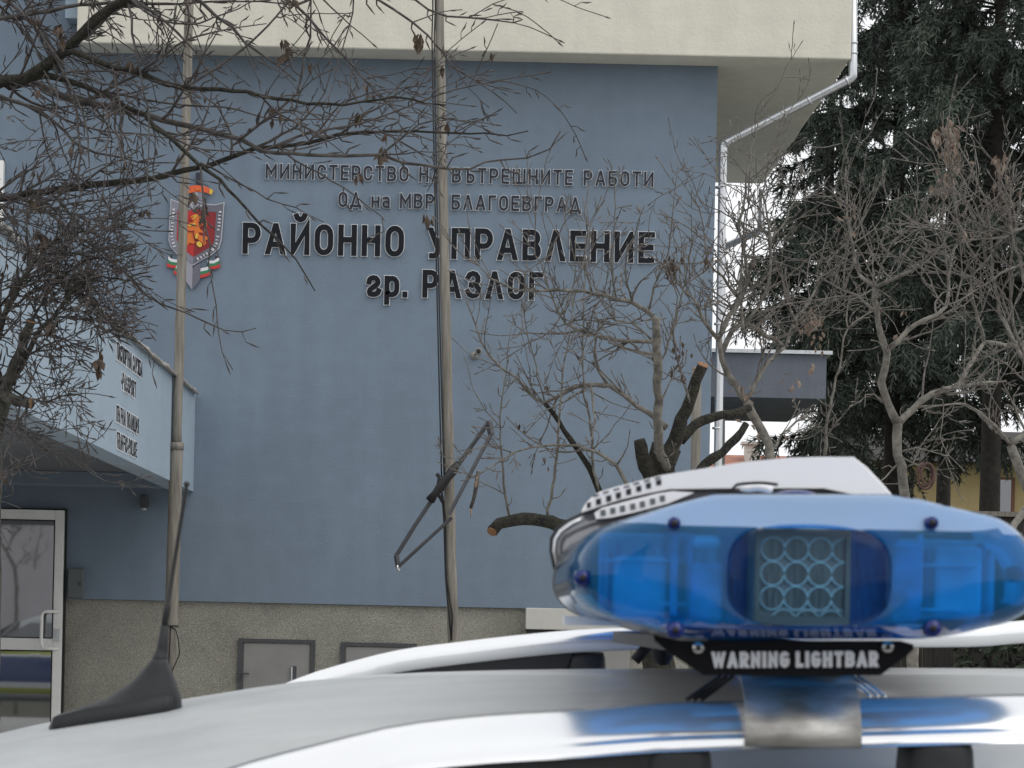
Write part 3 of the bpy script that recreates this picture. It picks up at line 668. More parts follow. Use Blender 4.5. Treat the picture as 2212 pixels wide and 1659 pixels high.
rib([(700,1225),(780,1225),(852,1180)], [(740,1335),(800,1335),(866,1312)])
rib([(612,1325),(690,1310),(755,1275)], [(606,1452),(690,1432),(760,1398)])
emb('ribbon_fold', [[(200,1170),(250,1145),(245,1190),(215,1195)],[(797,1160),(845,1172),(848,1200),(800,1210)],[(700,1265),(750,1258),(750,1290),(700,1300)]], 'ink', .8)
def emtext(text, path, hh, t):
    """small letters set along a path on the rim, each turned to follow it"""
    mb = MB(); n = len(text)
    pts = [Vector(p) for p in path]; L_ = [0]
    for a, b in zip(pts, pts[1:]): L_.append(L_[-1] + (b-a).length)
    for i, c in enumerate(text):
        if c == ' ': continue
        s = L_[-1] * i / max(1, n-1)
        for j in range(len(pts)-1):
            if s <= L_[j+1] + 1e-6:
                q = (s - L_[j]) / (L_[j+1]-L_[j]); p = pts[j].lerp(pts[j+1], q); d = (pts[j+1]-pts[j]).normalized(); break
        o = at(*ec(p.x, p.y), YW); k = mpx(1/3.317/1.8083, YW)
        Rv = Vector((d.x, 0, -d.y)); U = Vector((d.y, 0, d.x))
        m2, W = letter_mb(c, hh*k, t*k, 0, o - Rv*(G[c][0]*hh*k/2) - U*(hh*k/2), Rv, U, NF, .040, .005, 0)
        mb.add(m2.v, m2.f)
    mb.build('rim_lettering', EMC['white'], sh)
emtext('МИНИСТЕРСТВО', [(268,570),(255,700),(240,830),(240,930),(275,1045)], 34, 8)
emtext('ВЪТРЕШНИТЕ РАБОТИ', [(580,1205),(660,1165),(770,1090),(825,1000),(840,900),(850,800),(868,600)], 36, 8)
emtext('5.7.1879', [(430,560),(480,535),(545,510),(620,525),(695,550)], 40, 9)
# ---------------------------------------------------------------- flag poles
def resample(pts, step):
    """Catmull-Rom curve through pts"""
    P = [Vector(p) for p in pts]; out = []
    if len(P) < 3:
        n = max(2, int((P[1]-P[0]).length/step)); return [P[0].lerp(P[1], i/n) for i in range(n+1)]
    Q = [P[0]*2 - P[1]] + P + [P[-1]*2 - P[-2]]
    for i in range(1, len(Q)-2):
        p0, p1, p2, p3 = Q[i-1:i+3]; n = max(1, int((p2-p1).length/step))
        for k in range(n):
            t = k/n
            out.append(.5*((2*p1) + (p2-p0)*t + (2*p0-5*p1+4*p2-p3)*t*t + (3*p1-p0-3*p2+p3)*t**3))
    out.append(P[-1]); return out

def flagpole(u0, u1, Y, r0, r1, joint_v, label):
    top = at(u0, -160, Y); foot = at(u1, 1385, Y)
    d = (foot - top); base = foot + d * ((foot.z - .14) / -d.z) if d.z else foot
    t = thing('flagpole', label, 'flagpole', base, 'flagpoles in front of the police station')
    def pt(v):
        q = (v + 160) / (1385 + 160); return top + (foot - top) * q
    m = MB(); j = pt(joint_v) if joint_v else None
    a, b = (top, j) if j is not None else (top, base)
    pts = [a.lerp(b, i/30) for i in range(31)]
    rg = random.Random(int(u0))
    pts = [p + Vector((rg.uniform(-.003, .003), 0, 0)) for p in pts]
    m.tube(pts, [lerp(r0, r1, i/30) for i in range(31)], 12); m.build('pole', M['pole_wood'], t)
    if j is not None:
        m = MB(); m.tube([j + (base-j)*(i/12) for i in range(13)], [r1 + .012]*13, 12); m.build('pole_socket', M['pole_wood'], t, 'thicker lower length of the pole')
        m = MB(); m.tube([j + Vector((0, 0, .02)), j - Vector((0, 0, .03))], r1 + .018, 14); m.build('collar', M['pole_wood'], t)
    return t, pt
fp1, pt1 = flagpole(414, 369, 18.4, .031, .036, 962, 'weathered wooden flagpole in front of the emblem, thicker below its collar')
fp2, pt2 = flagpole(945, 978, 18.2, .030, .042, None, 'weathered wooden flagpole between the words, with black ropes down its left side')
m = MB()
for k, off in enumerate((-.052, -.032)):
    pts = [pt2(v) + Vector((off - .012*math.sin((v+160)/1300*3.1)*(k*.5+.6) + (.0 if v > 60 else .01), -.03, 0)) for v in range(-160, 1060, 60)]
    m.tube(pts, .0055, 5)
kn = pt2(1050) + Vector((-.06, -.05, 0))
for off in (0, .012):
    m.tube(resample([kn, pt2(1120) + Vector((-.045 + off, -.05, 0)), pt2(1250) + Vector((-.040 + off*.5, -.05, 0)), pt2(1330) + Vector((-.022 + off*2, -.05, 0)), pt2(1384) + Vector((-.01, -.05, 0))], .1), .006, 5)
rp = m.build('halyard', M['cable'], fp2)
m = MB(); m.sphere(kn + Vector((0, 0, .02)), .03, .03, .055, 8, 6); m.tube([kn + Vector((-.03, 0, .08)), kn + Vector((.02, -.03, .02)), kn + Vector((-.02, -.02, -.06)), kn + Vector((.02, 0, -.12))], .014, 6); m.build('knot', M['cable'], rp)
m = MB(); c = pt1(1352) + Vector((0, -.05, 0))
m.tube(resample([c, c + Vector((.04, 0, -.03)), c + Vector((.07, 0, -.2)), c + Vector((.02, 0, -.32)), c + Vector((.03, 0, -.5)), c + Vector((.08, 0, -.75)), c + Vector((.1, 0, -1.15))], .06), .0045, 5)
m.tube(resample([c, c + Vector((.0, 0, -.1)), c + Vector((-.005, 0, -.35)), c + Vector((.02, 0, -.8)), c + Vector((.02, 0, -1.2))], .06), .0045, 5)
m.tube([c + Vector((-.05, .05, 0)), c + Vector((-.05, -.01, 0)), c + Vector((.05, -.01, 0)), c + Vector((.05, .05, 0))], .006, 5)
m.build('halyard', M['cable'], fp1)
# bent steel strap frame tied to the middle pole
t = thing('metal_bracket', 'bent steel bar frame tied at a slant to the flagpole with black tape', 'bracket', pt2(1060))
def uc(x, y, Y): return at((1450 + x/2.37)/1.8083, (1600 + y/2.37)/1.8083, Y)
def bar(pts, wdt, name, mt):
    mb = MB(); mb.tube(pts, wdt, 4, True, False); return mb.build(name, mt, t)
bar([uc(1090,112,18.05), uc(800,520,18.08), uc(640,720,18.08), uc(400,1080,18.05), uc(230,1355,18.02)], .0155, 'bar', M['dkgrey'])
bar([uc(1090,112,18.05), uc(1112,232,18.05)], .024, 'bar', M['dkgrey'])
bar([uc(1112,225,18.05), uc(955,520,18.0), uc(722,968,17.96)], .0145, 'bar', M['dkgrey'])
bar([uc(748,1000,17.98), uc(560,1170,18.0), uc(255,1452,18.02)], .0125, 'bar', M['dkgrey'])
bar([uc(232,1352,18.02), uc(250,1460,18.02)], .019, 'bar', M['dkgrey'])
mb = MB(); mb.tube(resample([uc(805,490,18.04), uc(760,560,18.02), uc(700,640,18.02), uc(640,720,18.02), uc(590,780,18.03), uc(545,840,18.05)], .04), [.02,.036,.03,.036,.026,.036,.03,.024,.03,.026,.034,.02,.02,.02,.02,.02,.02,.02,.02,.02,.02,.02,.02,.02][:len(resample([uc(805,490,18.04), uc(760,560,18.02), uc(700,640,18.02), uc(640,720,18.02), uc(590,780,18.03), uc(545,840,18.05)], .04))], 7); mb.build('tape', M['cable'], t)
mb = MB(); mb.tube([uc(245,1440,18.0), uc(240,1470,18.0), uc(262,1485,18.0), uc(250,1505,18.0)], .008, 5); mb.build('wire', M['steel'], t)

# ---------------------------------------------------------------- bare trees
def branch(mb, pts, r0, r1, n=6, step=.08, wob=.0, rng=None, knob=.0):
    ps = resample(pts, step); k = len(ps)
    rad = [lerp(r0, r1, (i/(k-1))**.85) for i in range(k)]
    if rng:
        ps = [p + Vector((rng.gauss(0, wob), rng.gauss(0, wob), rng.gauss(0, wob))) if 0 < i < k-1 else p for i, p in enumerate(ps)]
        rad = [r * (1 + rng.uniform(-knob, knob)) for r in rad]
    mb.tube(ps, rad, n)
    return ps, rad

def leaf(mb, p, size, rng, hang=True):
    """a curled dead leaf: two folded quads"""
    d = Vector((rng.gauss(0, .35), rng.gauss(0, .35), -1 if hang else rng.gauss(0, 1))).normalized()
    s_ = d.cross(Vector((rng.gauss(0, 1), rng.gauss(0, 1), .1))).normalized(); n_ = d.cross(s_)
    size *= .62; w = size * rng.uniform(.14, .28)
    a, b, c = p, p + d*size*.5 + n_*w*.4, p + d*size + n_*size*rng.uniform(-.2, .2)
    mb.add([a, b + s_*w, c, b - s_*w, b + n_*w*.7], [(0, 1, 4), (1, 2, 4), (2, 3, 4), (3, 0, 4)], True)

def proj(p):
    k = FL*PW/p.y; x0 = p.x*k; y0 = (EYE - p.z)*k; c, s = math.cos(ROLL), math.sin(ROLL)
    return VU + x0*c - y0*s, VV + x0*s + y0*c
def shoot(tw, lv, p, d, L_, r, rng, lvl, P):
    """one twig with side spurs, buds and smaller twigs"""
    n = max(3, int(L_ / P.get('seg', .07))); pts = [p]; rr = [r]; q = p; d = d.normalized()
    trop = P.get('trop', Vector((0, 0, 0)))
    curl = Vector((rng.gauss(0, 1), rng.gauss(0, 1), rng.gauss(0, 1))) * P.get('curl', .05)
    for i in range(n):
        d = (d + trop * P.get('ts', .1) + curl + Vector((rng.gauss(0, 1), rng.gauss(0, 1), rng.gauss(0, 1))) * P.get('wig', .09)).normalized()
        q = q + d * (L_ / n); pts.append(q); rr.append(max(P.get('rmin', .0017), r * (1 - .72*(i+1)/n)))
    if rng.random() < P.get('bud', .8):
        pts.append(q + d*.012); rr.append(rr[-1]*1.9); pts.append(q + d*.034); rr.append(.0005)
    if P.get('cull') and any(P['cull'](*proj(z_), rng) for z_ in pts[::2]): return pts
    tw.tube(pts, rr, 4 if r < .006 else 5, False)
    side = 1
    for i in range(1, n):
        t = (pts[i+1] - pts[i-1]).normalized()
        a = t.cross(Vector((rng.gauss(0, 1), rng.gauss(0, 1), rng.gauss(0, 1)))).normalized()
        if rng.random() < P.get('spur', .5):       # short spur with a fat bud
            s_ = (t*.5 + a).normalized(); e = rng.uniform(.018, .055)
            tw.tube([pts[i], pts[i] + s_*e*.6, pts[i] + (s_ + t*.5).normalized()*e, pts[i] + (s_ + t*.6).normalized()*(e+.022)], [rr[i]*.8, rr[i]*.7, max(.0035, rr[i]), .0006], 4, False)
        if lvl > 0 and rng.random() < P.get('fork', .3):
            an = rng.uniform(.5, 1.05)
            shoot(tw, lv, pts[i], t*math.cos(an) + a*math.sin(an), L_ * rng.uniform(.25, .65), rr[i]*.72, rng, lvl-1, P)
        if lv is not None and rng.random() < P.get('leaf', .02):
            for _ in range(rng.randint(1, P.get('clus', 4))):
                leaf(lv, pts[i] + Vector((rng.gauss(0, .012), rng.gauss(0, .012), -.005)), rng.uniform(.04, .10), rng)
    return pts

def clothe(tw, lv, ps, rad, rng, every, Lr, P, lvl=1, start=.1):
    """twigs along a limb"""
    L_ = 0; nxt = rng.uniform(.3, 1) * every; tot = sum((b-a).length for a, b in zip(ps, ps[1:]))
    for i in range(1, len(ps)-1):
        L_ += (ps[i] - ps[i-1]).length
        if L_ < start * tot: nxt = max(nxt, L_); continue
        while L_ >= nxt:
            t = (ps[i+1] - ps[i-1]).normalized()
            a = t.cross(Vector((rng.gauss(0, 1), rng.gauss(0, 1)*P.get('flat', 1), rng.gauss(0, 1)))).normalized()
            an = rng.uniform(*P.get('ang', (.5, 1.2)))
            d = t*math.cos(an) + a*math.sin(an)
            shoot(tw, lv, ps[i], d, rng.uniform(*Lr), min(rad[i]*.6, P.get('rmax', .006)), rng, lvl, P)
            nxt += every * rng.uniform(.5, 1.5)

def spurs(tw, ps, rad, rng, every=.085):
    """short budded spurs straight on a limb"""
    for i in range(1, len(ps)-1):
        if rng.random() > (ps[i]-ps[i-1]).length/every: continue
        t = (ps[i+1]-ps[i-1]).normalized(); a = t.cross(Vector((rng.gauss(0, 1), rng.gauss(0, 1), rng.gauss(0, 1)))).normalized()
        s_ = (t*.5 + a).normalized(); e = rng.uniform(.03, .085); q = ps[i] + a*rad[i]*.6; r = min(.004, rad[i]*.8)
        m1 = q + s_*e*.55; m2 = q + (s_ + t*.5).normalized()*e
        tw.tube([q, m1, m2, m2 + (m2-m1).normalized()*.028], [r, r*.75, max(.0036, r*.9), .0006], 4, False)
def anchor(pool, rng): return rng.choice(pool)
def pxs(pts, Y0, Y1=None):
    """picture trace -> 3-D limb whose depth runs from Y0 to Y1"""
    Y1 = Y0 if Y1 is None else Y1; n = len(pts)
    return [at(u, v, lerp(Y0, Y1, i/(n-1))) for i, (u, v) in enumerate(pts)]

DOWN, UP, RIGHT = Vector((0, 0, -1)), Vector((0, 0, 1)), Vector((1, 0, 0))

# ---- large tree reaching in from the left
rng = random.Random(11)
S1 = .8
tp = [at(-190, 1900, 10.5), at(-200, 1400, 10.5), at(-180, 900, 10.45), at(-175, 500, 10.45), at(-160, 210, 10.4), at(-185, -200, 10.5)]
base = Vector((tp[0].x, tp[0].y, .26)); tp[0] = base
tr = thing('bare_tree', 'large bare tree whose long branches reach in from the left edge', 'tree', base)
tk, bl, tw, lv = MB(), MB(), MB(), MB()
branch(tk, tp, .12, .08, 12, .3, .01, rng, .06)
def sparse(u, v, rng):
    """the crown is thin where the emblem shows and ends before the lower wall"""
    if u > 330 and v > 560: return rng.random() < .6
    if 355 < u < 500 and 385 < v < 640: return rng.random() < .55
    if u > 520 and v > 345: return rng.random() < .45
    if 222 < u < 335 and 740 < v < 1000: return rng.random() < .75
    return False
LP = dict(cull=sparse, trop=(DOWN*.5 + RIGHT*.45), ts=.045, wig=.11, curl=.055, spur=.62, fork=.15, leaf=.022, rmax=.0068, rmin=.0021, seg=.05)
limbs = [ # trace, Y0, Y1, r0, r1, mossy, every, (len)
 ([(-160,230),(-70,205),(0,178),(50,170),(90,150),(133,117),(173,77),(207,43),(240,17),(280,-5),(340,-60)], 13.0, 12.6, .028, .018, 1, .18, (.3,1.0)),
 ([(133,117),(160,113),(200,125),(247,143),(300,157),(353,180),(400,190),(473,192),(533,202),(600,213),(693,227),(781,220),(851,210),(920,222),(964,227)], 12.75, 12.2, .013, .003, 1, .13, (.2,.75)),
 ([(50,172),(100,163),(143,170),(187,187),(217,200),(247,213),(273,230),(310,250),(333,273),(367,300),(400,327),(433,360),(473,390),(513,430),(560,480),(597,510),(640,560),(680,628)], 12.9, 12.0, .014, .002, 1, .12, (.2,.7)),
 ([(40,182),(77,180),(110,197),(150,213),(200,223),(250,233),(317,253),(383,267),(450,283),(517,303),(567,327),(633,333),(700,335),(747,335),(824,333),(871,350),(917,358),(964,365),(1014,362),(1081,345),(1141,338),(1184,320),(1211,283)], 13.0, 12.4, .0155, .0026, 0, .12, (.2,.65)),
 ([(-170,470),(-60,440),(0,430),(67,420),(133,407),(200,400),(267,393),(333,383),(400,370),(450,358),(500,337),(550,320),(600,317),(667,310),(731,293),(797,285),(897,285),(981,287),(1047,288),(1097,293),(1141,283)], 13.1, 13.4, .020, .0026, 1, .12, (.2,.65)),
 ([(-180,20),(200,-60),(500,-75),(760,-30),(851,-8),(898,0),(927,20),(964,37),(1014,40),(1064,42),(1107,50),(1127,43)], 13.1, 12.6, .02, .0025, 0, .14, (.2,.6)),
 ([(500,-75),(700,-50),(817,0),(851,20),(891,50),(924,77),(954,113),(981,147),(1024,173),(1064,197),(1094,220),(1117,245)], 12.8, 12.9, .010, .002, 0, .17, (.15,.5)),
 ([(200,-60),(480,-60),(600,-10),(664,37),(707,87),(744,123),(787,173),(824,213),(864,247),(897,263)], 12.7, 13.2, .012, .0022, 0, .13, (.2,.6)),
 ([(207,43),(277,0),(287,43),(297,133),(313,200),(323,267),(320,333),(318,383),(322,425)], 12.7, 12.3, .006, .002, 0, .16, (.12,.4)),
 ([(247,213),(237,250),(234,300),(228,360),(222,430)], 12.6, 12.3, .005, .0018, 0, .16, (.1,.35)),
 ([(270,228),(262,285),(268,333),(285,355),(330,372),(400,385),(450,402)], 12.6, 12.1, .005, .0018, 0, .15, (.1,.4)),
 ([(-60,445),(33,423),(100,457),(143,493),(187,523),(227,547),(287,605),(317,635),(353,655),(397,679),(443,695),(483,715),(527,717),(553,709)], 13.1, 12.5, .010, .002, 0, .12, (.15,.55)),
 ([(433,360),(440,420),(443,467),(450,530),(457,609),(467,659),(473,725),(477,759),(503,799)], 12.3, 12.2, .0042, .0018, 0, .2, (.08,.28)),
 ([(-60,205),(20,215),(110,255),(160,310),(210,330),(300,350),(400,352)], 13, 12.6, .010, .002, 0, .11, (.15,.6)),
 ([(-80,60),(0,40),(80,28),(170,10),(300,8),(420,5),(560,2),(640,12)], 13.0, 12.7, .010, .003, 0, .11, (.15,.55)),
 ([(-60,-30),(40,20),(100,90),(150,180),(185,260),(190,330),(200,420)], 13.0, 12.4, .009, .002, 0, .12, (.15,.55)),
 ([(280,-5),(330,25),(385,70),(420,110),(450,160),(500,195)], 12.6, 12.6, .008, .003, 0, .13, (.15,.5)),
 ([(330,-60),(400,-20),(470,35),(530,90),(600,140),(640,175)], 12.4, 12.8, .009, .003, 0, .13, (.15,.5)),
 ([(517,303),(560,270),(600,235),(640,200),(660,120),(672,40),(668,-30)], 12.7, 12.5, .006, .003, 0, .15, (.15,.4)),
 ([(550,320),(610,290),(660,255),(700,200),(716,150)], 13.2, 13.0, .007, .002, 0, .14, (.15,.4)),
 ([(600,317),(640,345),(690,375),(740,405),(790,440),(826,470),(828,500),(790,515)], 13.2, 12.9, .0045, .0018, 0, .16, (.1,.3)),
 ([(450,358),(520,400),(580,430),(640,450),(700,480)], 13.2, 13.0, .005, .0018, 0, .16, (.1,.35)),
 ([(824,333),(860,300),(905,270),(945,258),(985,240)], 12.45, 12.4, .005, .002, 0, .12, (.1,.3)),
 ([(731,293),(780,255),(830,225),(880,190),(925,175),(960,140)], 13.2, 13.1, .005, .002, 0, .13, (.1,.35)),
]
pool1 = []
for pts, Y0, Y1, r0, r1, mossy, ev, Lr in limbs:
    r0 *= 1.3*S1; r1 *= 1.3*S1; Y0 *= S1; Y1 *= S1; ps, rad = branch(tk if mossy else bl, pxs(pts, Y0, Y1), r0, r1, 9 if r0 > .0096 else 6, .056, .003, rng, .08)
    clothe(tw, lv, ps, rad, rng, ev*1.5*S1, (Lr[0]*S1, Lr[1]*1.35*S1), LP, 2 if r0 > .0094 else 1); spurs(tw, ps, rad, rng, .09); pool1 += ps
for k in range(16):     # long arching shoots
    while True:
        a0 = anchor(pool1, rng); u, v = proj(a0)
        if u < 650 and v < 420: break
    d_ = Vector((rng.uniform(.1, 1), rng.gauss(0, .25), rng.uniform(-.6, .5)))
    shoot(tw, lv, a0, d_, rng.uniform(.64, 1.36), .006, rng, 1, dict(LP, curl=.035, wig=.06, fork=.10, spur=.7, rmin=.0024))
# tangle of fine sprays at the far left
for k in range(34):
    while True:
        a0 = anchor(pool1, rng)
        if proj(a0)[0] < 150: break
    shoot(tw, lv, a0, Vector((rng.uniform(.2, 1), rng.gauss(0, .4), rng.gauss(-.25, .5))), rng.uniform(.28, .8), .0044, rng, 2, LP)
for k in range(26):    # hanging clusters of dead leaves
    u, v = rng.choice([(130,60),(145,75),(80,95),(615,90),(620,110),(600,235),(780,245),(800,380),(775,375),(410,410),(420,415),(830,325),(905,80),(280,135),(925,465),(445,440),(440,450),(88,500),(92,520),(75,430),(215,770)])
    for _ in range(5): leaf(lv, at(u + rng.gauss(0, 4), v + rng.gauss(0, 6), 10.15 + rng.gauss(0, .08)), rng.uniform(.05, .115), rng)
tk.build('trunk', M['bark_mossy'], tr); bl.build('branches', M['bark'], tr)
tag(tw.build('twigs', M['twig'], tr, recalc=False), kind='stuff'); tag(lv.build('dead_leaves', M['deadleaf'], tr, recalc=False), kind='stuff')

# ---- low pruned tree with a thicket of twigs at the left edge
rng = random.Random(23)
S2 = .67
b0 = at(-25, 1500, 10.2); b0.z = .14
t2 = thing('bare_tree', 'low pruned tree at the left edge, a dense thicket of twigs with sawn stubs', 'tree', b0)
tk, tw, lv = MB(), MB(), MB()
branch(tk, [b0, at(-22, 1200, 10.2), at(-15, 950, 10.2), at(10, 845, 10.2)], .057, .04, 10, .1, .004, rng, .08)
arms = [([(8,860),(30,790),(50,740),(67,695)], .034, .028), ([(20,830),(33,812),(77,725),(117,685),(150,635),(172,600)], .020, .010), ([(0,850),(35,865),(66,872)], .036, .030),
        ([(-5,850),(-10,760),(10,680),(40,620),(70,570)], .026, .012), ([(5,850),(-30,700),(-40,560),(-20,430)], .024, .012), ([(20,640),(80,560),(150,545),(220,560)], .012, .005), ([(150,635),(210,600),(270,605),(330,625)], .009, .004),
        ([(117,685),(180,690),(240,720),(300,740),(345,790)], .007, .003), ([(20,835),(60,860),(110,865),(150,850),(185,858),(198,868)], .008, .003), ([(70,570),(120,520),(180,500),(240,520)], .011, .004),
        ([(117,685),(160,668),(198,688),(215,730),(217,765),(213,790)], .006, .0025), ([(-20,860),(0,905),(50,935),(90,965),(135,1002)], .006, .0025), ([(-10,880),(40,925),(100,945),(150,985)], .0045, .002),
        ([(10,680),(60,640),(130,610),(210,590),(290,575)], .009, .003), ([(67,700),(100,640),(140,590),(200,560),(270,560)], .009, .003), ([(-30,700),(20,640),(70,600),(140,570)], .010, .004), ([(77,725),(130,730),(170,760),(182,790)], .005, .002)]
pool2 = []
SP = dict(cull=sparse, trop=(RIGHT*.7 + DOWN*.12), ts=.06, wig=.17, curl=.06, spur=.5, fork=.30, leaf=.006, rmax=.005, rmin=.0017, seg=.037)
for pts, r0, r1 in arms:
    ps, rad = branch(tk, pxs(pts, 10.2, 9.85), r0*S2, r1*S2, 8, .04, .003, rng, .1)
    clothe(tw, lv, ps, rad, rng, .057, (.14, .47), SP, 2, .25 if r0 < .03 else .6); spurs(tw, ps, rad, rng, .07); pool2 += [p for p in ps if proj(p)[1] < 800]
for k in range(70):
    shoot(tw, lv, anchor(pool2, rng), Vector((rng.uniform(-.2, 1), rng.gauss(0, .5), rng.gauss(.1, .6))), rng.uniform(.14, .4), .0034, rng, 2, SP)
for (u, v) in ((215,765),(214,780),(214,790),(108,700),(110,705)):
    for _ in range(5): leaf(lv, at(u + rng.gauss(0, 3), v + rng.gauss(0, 7), 9.87), rng.uniform(.055, .10), rng)
tk.build('trunk', M['bark_dark'], t2); tag(tw.build('twigs', M['twig'], t2, recalc=False), kind='stuff'); tag(lv.build('dead_leaves', M['deadleaf'], t2, recalc=False), kind='stuff')
m = MB(); c = at(66, 872, 9.85); m.disc(c + Vector((0, 0, 0)), (1, -.2, -.05), .021, .003, 10); m.disc(at(67, 694, 9.86), (.3, -.4, 1), .020, .003, 10); m.build('sawn_face', M['cutwood'], t2)

# ---- pollarded tree in the middle
rng = random.Random(31)
def mc(x, y): return (719 + x*.35, 553 + y*.35)
b0 = at(1425, 1640, 15.6); b0.z = .14
t3 = thing('bare_tree', 'pollarded tree with thick dark mossy trunk, sawn limbs and upright pale shoots', 'tree', b0)
tk, bl, tw, lv = MB(), MB(), MB(), MB()
branch(tk, [b0, at(1420, 1350, 15.6), at(1418, 1120, 15.6), at(1422, 1060, 15.6), at(1432, 1005, 15.6), at(1440, 965, 15.6)], .12, .088, 14, .08, .008, rng, .09)
branch(tk, pxs([(1412,1045),(1396,1005),(1384,968),(1381,950)], 15.55, 15.5), .062, .038, 10, .05, .005, rng, .1)
branch(tk, pxs([(1440,1000),(1459,948),(1474,905),(1490,861),(1505,820),(1518,790)], 15.6, 15.5), .052, .034, 11, .05, .005, rng, .1)
branch(tk, pxs([(1470,950),(1500,920),(1540,900),(1585,895),(1620,880)], 15.7, 15.9), .034, .025, 9, .06, .004, rng, .1)
branch(tk, pxs([(1465,1085),(1490,1040),(1522,1004),(1560,975),(1590,945),(1612,915)], 15.6, 15.7), .04, .022, 9, .05, .004, rng, .1)
branch(tk, pxs([(1404,1185),(1330,1165),(1260,1150),(1190,1131),(1150,1124),(1110,1123),(1080,1130),(1064,1147)], 15.55, 15.3), .055, .034, 11, .05, .004, rng, .1)
branch(tk, pxs([(1330,1130),(1293,1060),(1272,1008),(1244,966),(1219,931),(1195,892),(1177,871)], 15.55, 15.4), .026, .014, 9, .05, .003, rng, .1)
limbs3 = [
 ([(1440,1010),(1430,985),(1425,970),(1422,880),(1420,800),(1417,686)], .030, .024, .5, (.2,.5)),
 ([(1418,712),(1414,693),(1401,672),(1366,654),(1331,644),(1279,633),(1209,625),(1139,628),(1097,619),(1062,602),(1034,574),(1013,553)], .0165, .0035, .13, (.2,.7)),
 ([(1420,742),(1412,738),(1331,735),(1279,721),(1223,700),(1202,672),(1184,616),(1170,574),(1160,553),(1128,505)], .014, .003, .13, (.2,.7)),
 ([(1420,765),(1380,760),(1349,753),(1314,739)], .012, .006, .2, (.2,.5)),
 ([(1440,925),(1405,896),(1377,875),(1349,854),(1314,833),(1275,831),(1233,840),(1205,854),(1177,871),(1139,843),(1114,815),(1086,798),(1058,766),(1041,735),(1027,703),(1008,649)], .019, .0035, .13, (.12,.5)),
 ([(1370,1075),(1349,1039),(1328,1004),(1286,976),(1223,959),(1153,966),(1111,976),(1069,1004),(1034,1025),(995,1039)], .014, .003, .2, (.08,.3)),
 ([(1104,977),(1062,964),(1020,973),(985,990),(957,985),(944,973)], .005, .002, .2, (.05,.15)),
 ([(1101,1119),(1087,1043),(1083,973),(1081,903),(1090,833),(1097,763),(1108,693)], .0085, .002, .25, (.1,.35)),
 ([(1082,924),(1048,885),(1024,843),(1010,798),(999,760)], .004, .0018, .4, (.04,.1)),
 ([(1183,1119),(1202,991),(1209,886),(1220,781),(1234,711),(1241,588),(1243,520)], .0095, .002, .2, (.1,.4)),
 ([(1293,1060),(1279,991),(1275,903),(1262,851),(1258,728),(1265,600),(1272,470),(1267,440)], .009, .002, .2, (.1,.4)),
 ([(1314,833),(1292,800),(1282,760),(1290,720),(1310,690)], .011, .006, .2, (.1,.3)),
 ([(1275,831),(1281,870),(1283,930),(1260,975)], .008, .003, .2, (.1,.3)),
 ([(1177,871),(1166,830),(1152,770),(1136,700),(1134,640),(1140,560)], .0055, .002, .16, (.06,.2)),
 ([(1331,644),(1322,560),(1330,450),(1322,348)], .007, .002, .14, (.06,.22)),
 ([(1401,672),(1420,600),(1445,540),(1452,470),(1465,350)], .007, .002, .14, (.06,.25)),
 ([(1366,654),(1350,570),(1372,500),(1392,445)], .007, .002, .14, (.06,.25)),
 ([(1279,633),(1262,560),(1270,500),(1258,425)], .006, .002, .14, (.06,.25)),
 ([(1420,800),(1460,700),(1478,620),(1490,560),(1502,500)], .008, .003, .14, (.06,.3)),
 ([(1412,738),(1370,700),(1330,690),(1290,640),(1280,590)], .007, .003, .13, (.1,.35)),
 ([(1223,700),(1260,690),(1320,700),(1380,690),(1400,660)], .006, .003, .14, (.1,.3)),
 ([(1490,870),(1470,800),(1455,720),(1462,640),(1440,560)], .008, .0025, .14, (.1,.35)),
]
MP = dict(trop=UP, ts=.06, wig=.12, curl=.03, spur=.5, fork=.22, leaf=.012, rmax=.0068, rmin=.0026, seg=.06, clus=3)
for pts, r0, r1, ev, Lr in limbs3:
    ps, rad = branch(bl, pxs(pts, 15.5, 15.2 + rng.uniform(-.35, .35)), r0, r1, 8, .06, .004, rng, .08)
    clothe(tw, lv, ps, rad, rng, ev*.62, Lr, MP, 1, .12); spurs(tw, ps, rad, rng, .10)
for (u, v, n) in ((1448,572,30),(1455,585,20),(1527,560,18),(1470,800,14),(1180,985,4),(1116,930,4),(1470,760,12)):
    for _ in range(n): leaf(lv, at(u + rng.gauss(0, 9), v + rng.gauss(0, 14), 15.3 + rng.gauss(0, .05)), rng.uniform(.05, .09), rng, rng.random() < .5)
tk.build('trunk', M['bark_mossy'], t3); bl.build('branches', M['bark_pale'], t3)
tag(tw.build('twigs', M['twig_pale'], t3, recalc=False), kind='stuff'); tag(lv.build('dead_leaves', M['deadleaf'], t3, recalc=False), kind='stuff')
m = MB(); m.disc(at(1063, 1148, 15.3) + Vector((0, 0, 0)), (-.5, -.75, -.8), .031, .006, 12); m.disc(at(1518, 789, 15.5), (.3, -.5, .8), .034, .006, 12); m.build('sawn_face', M['cutwood'], t3)
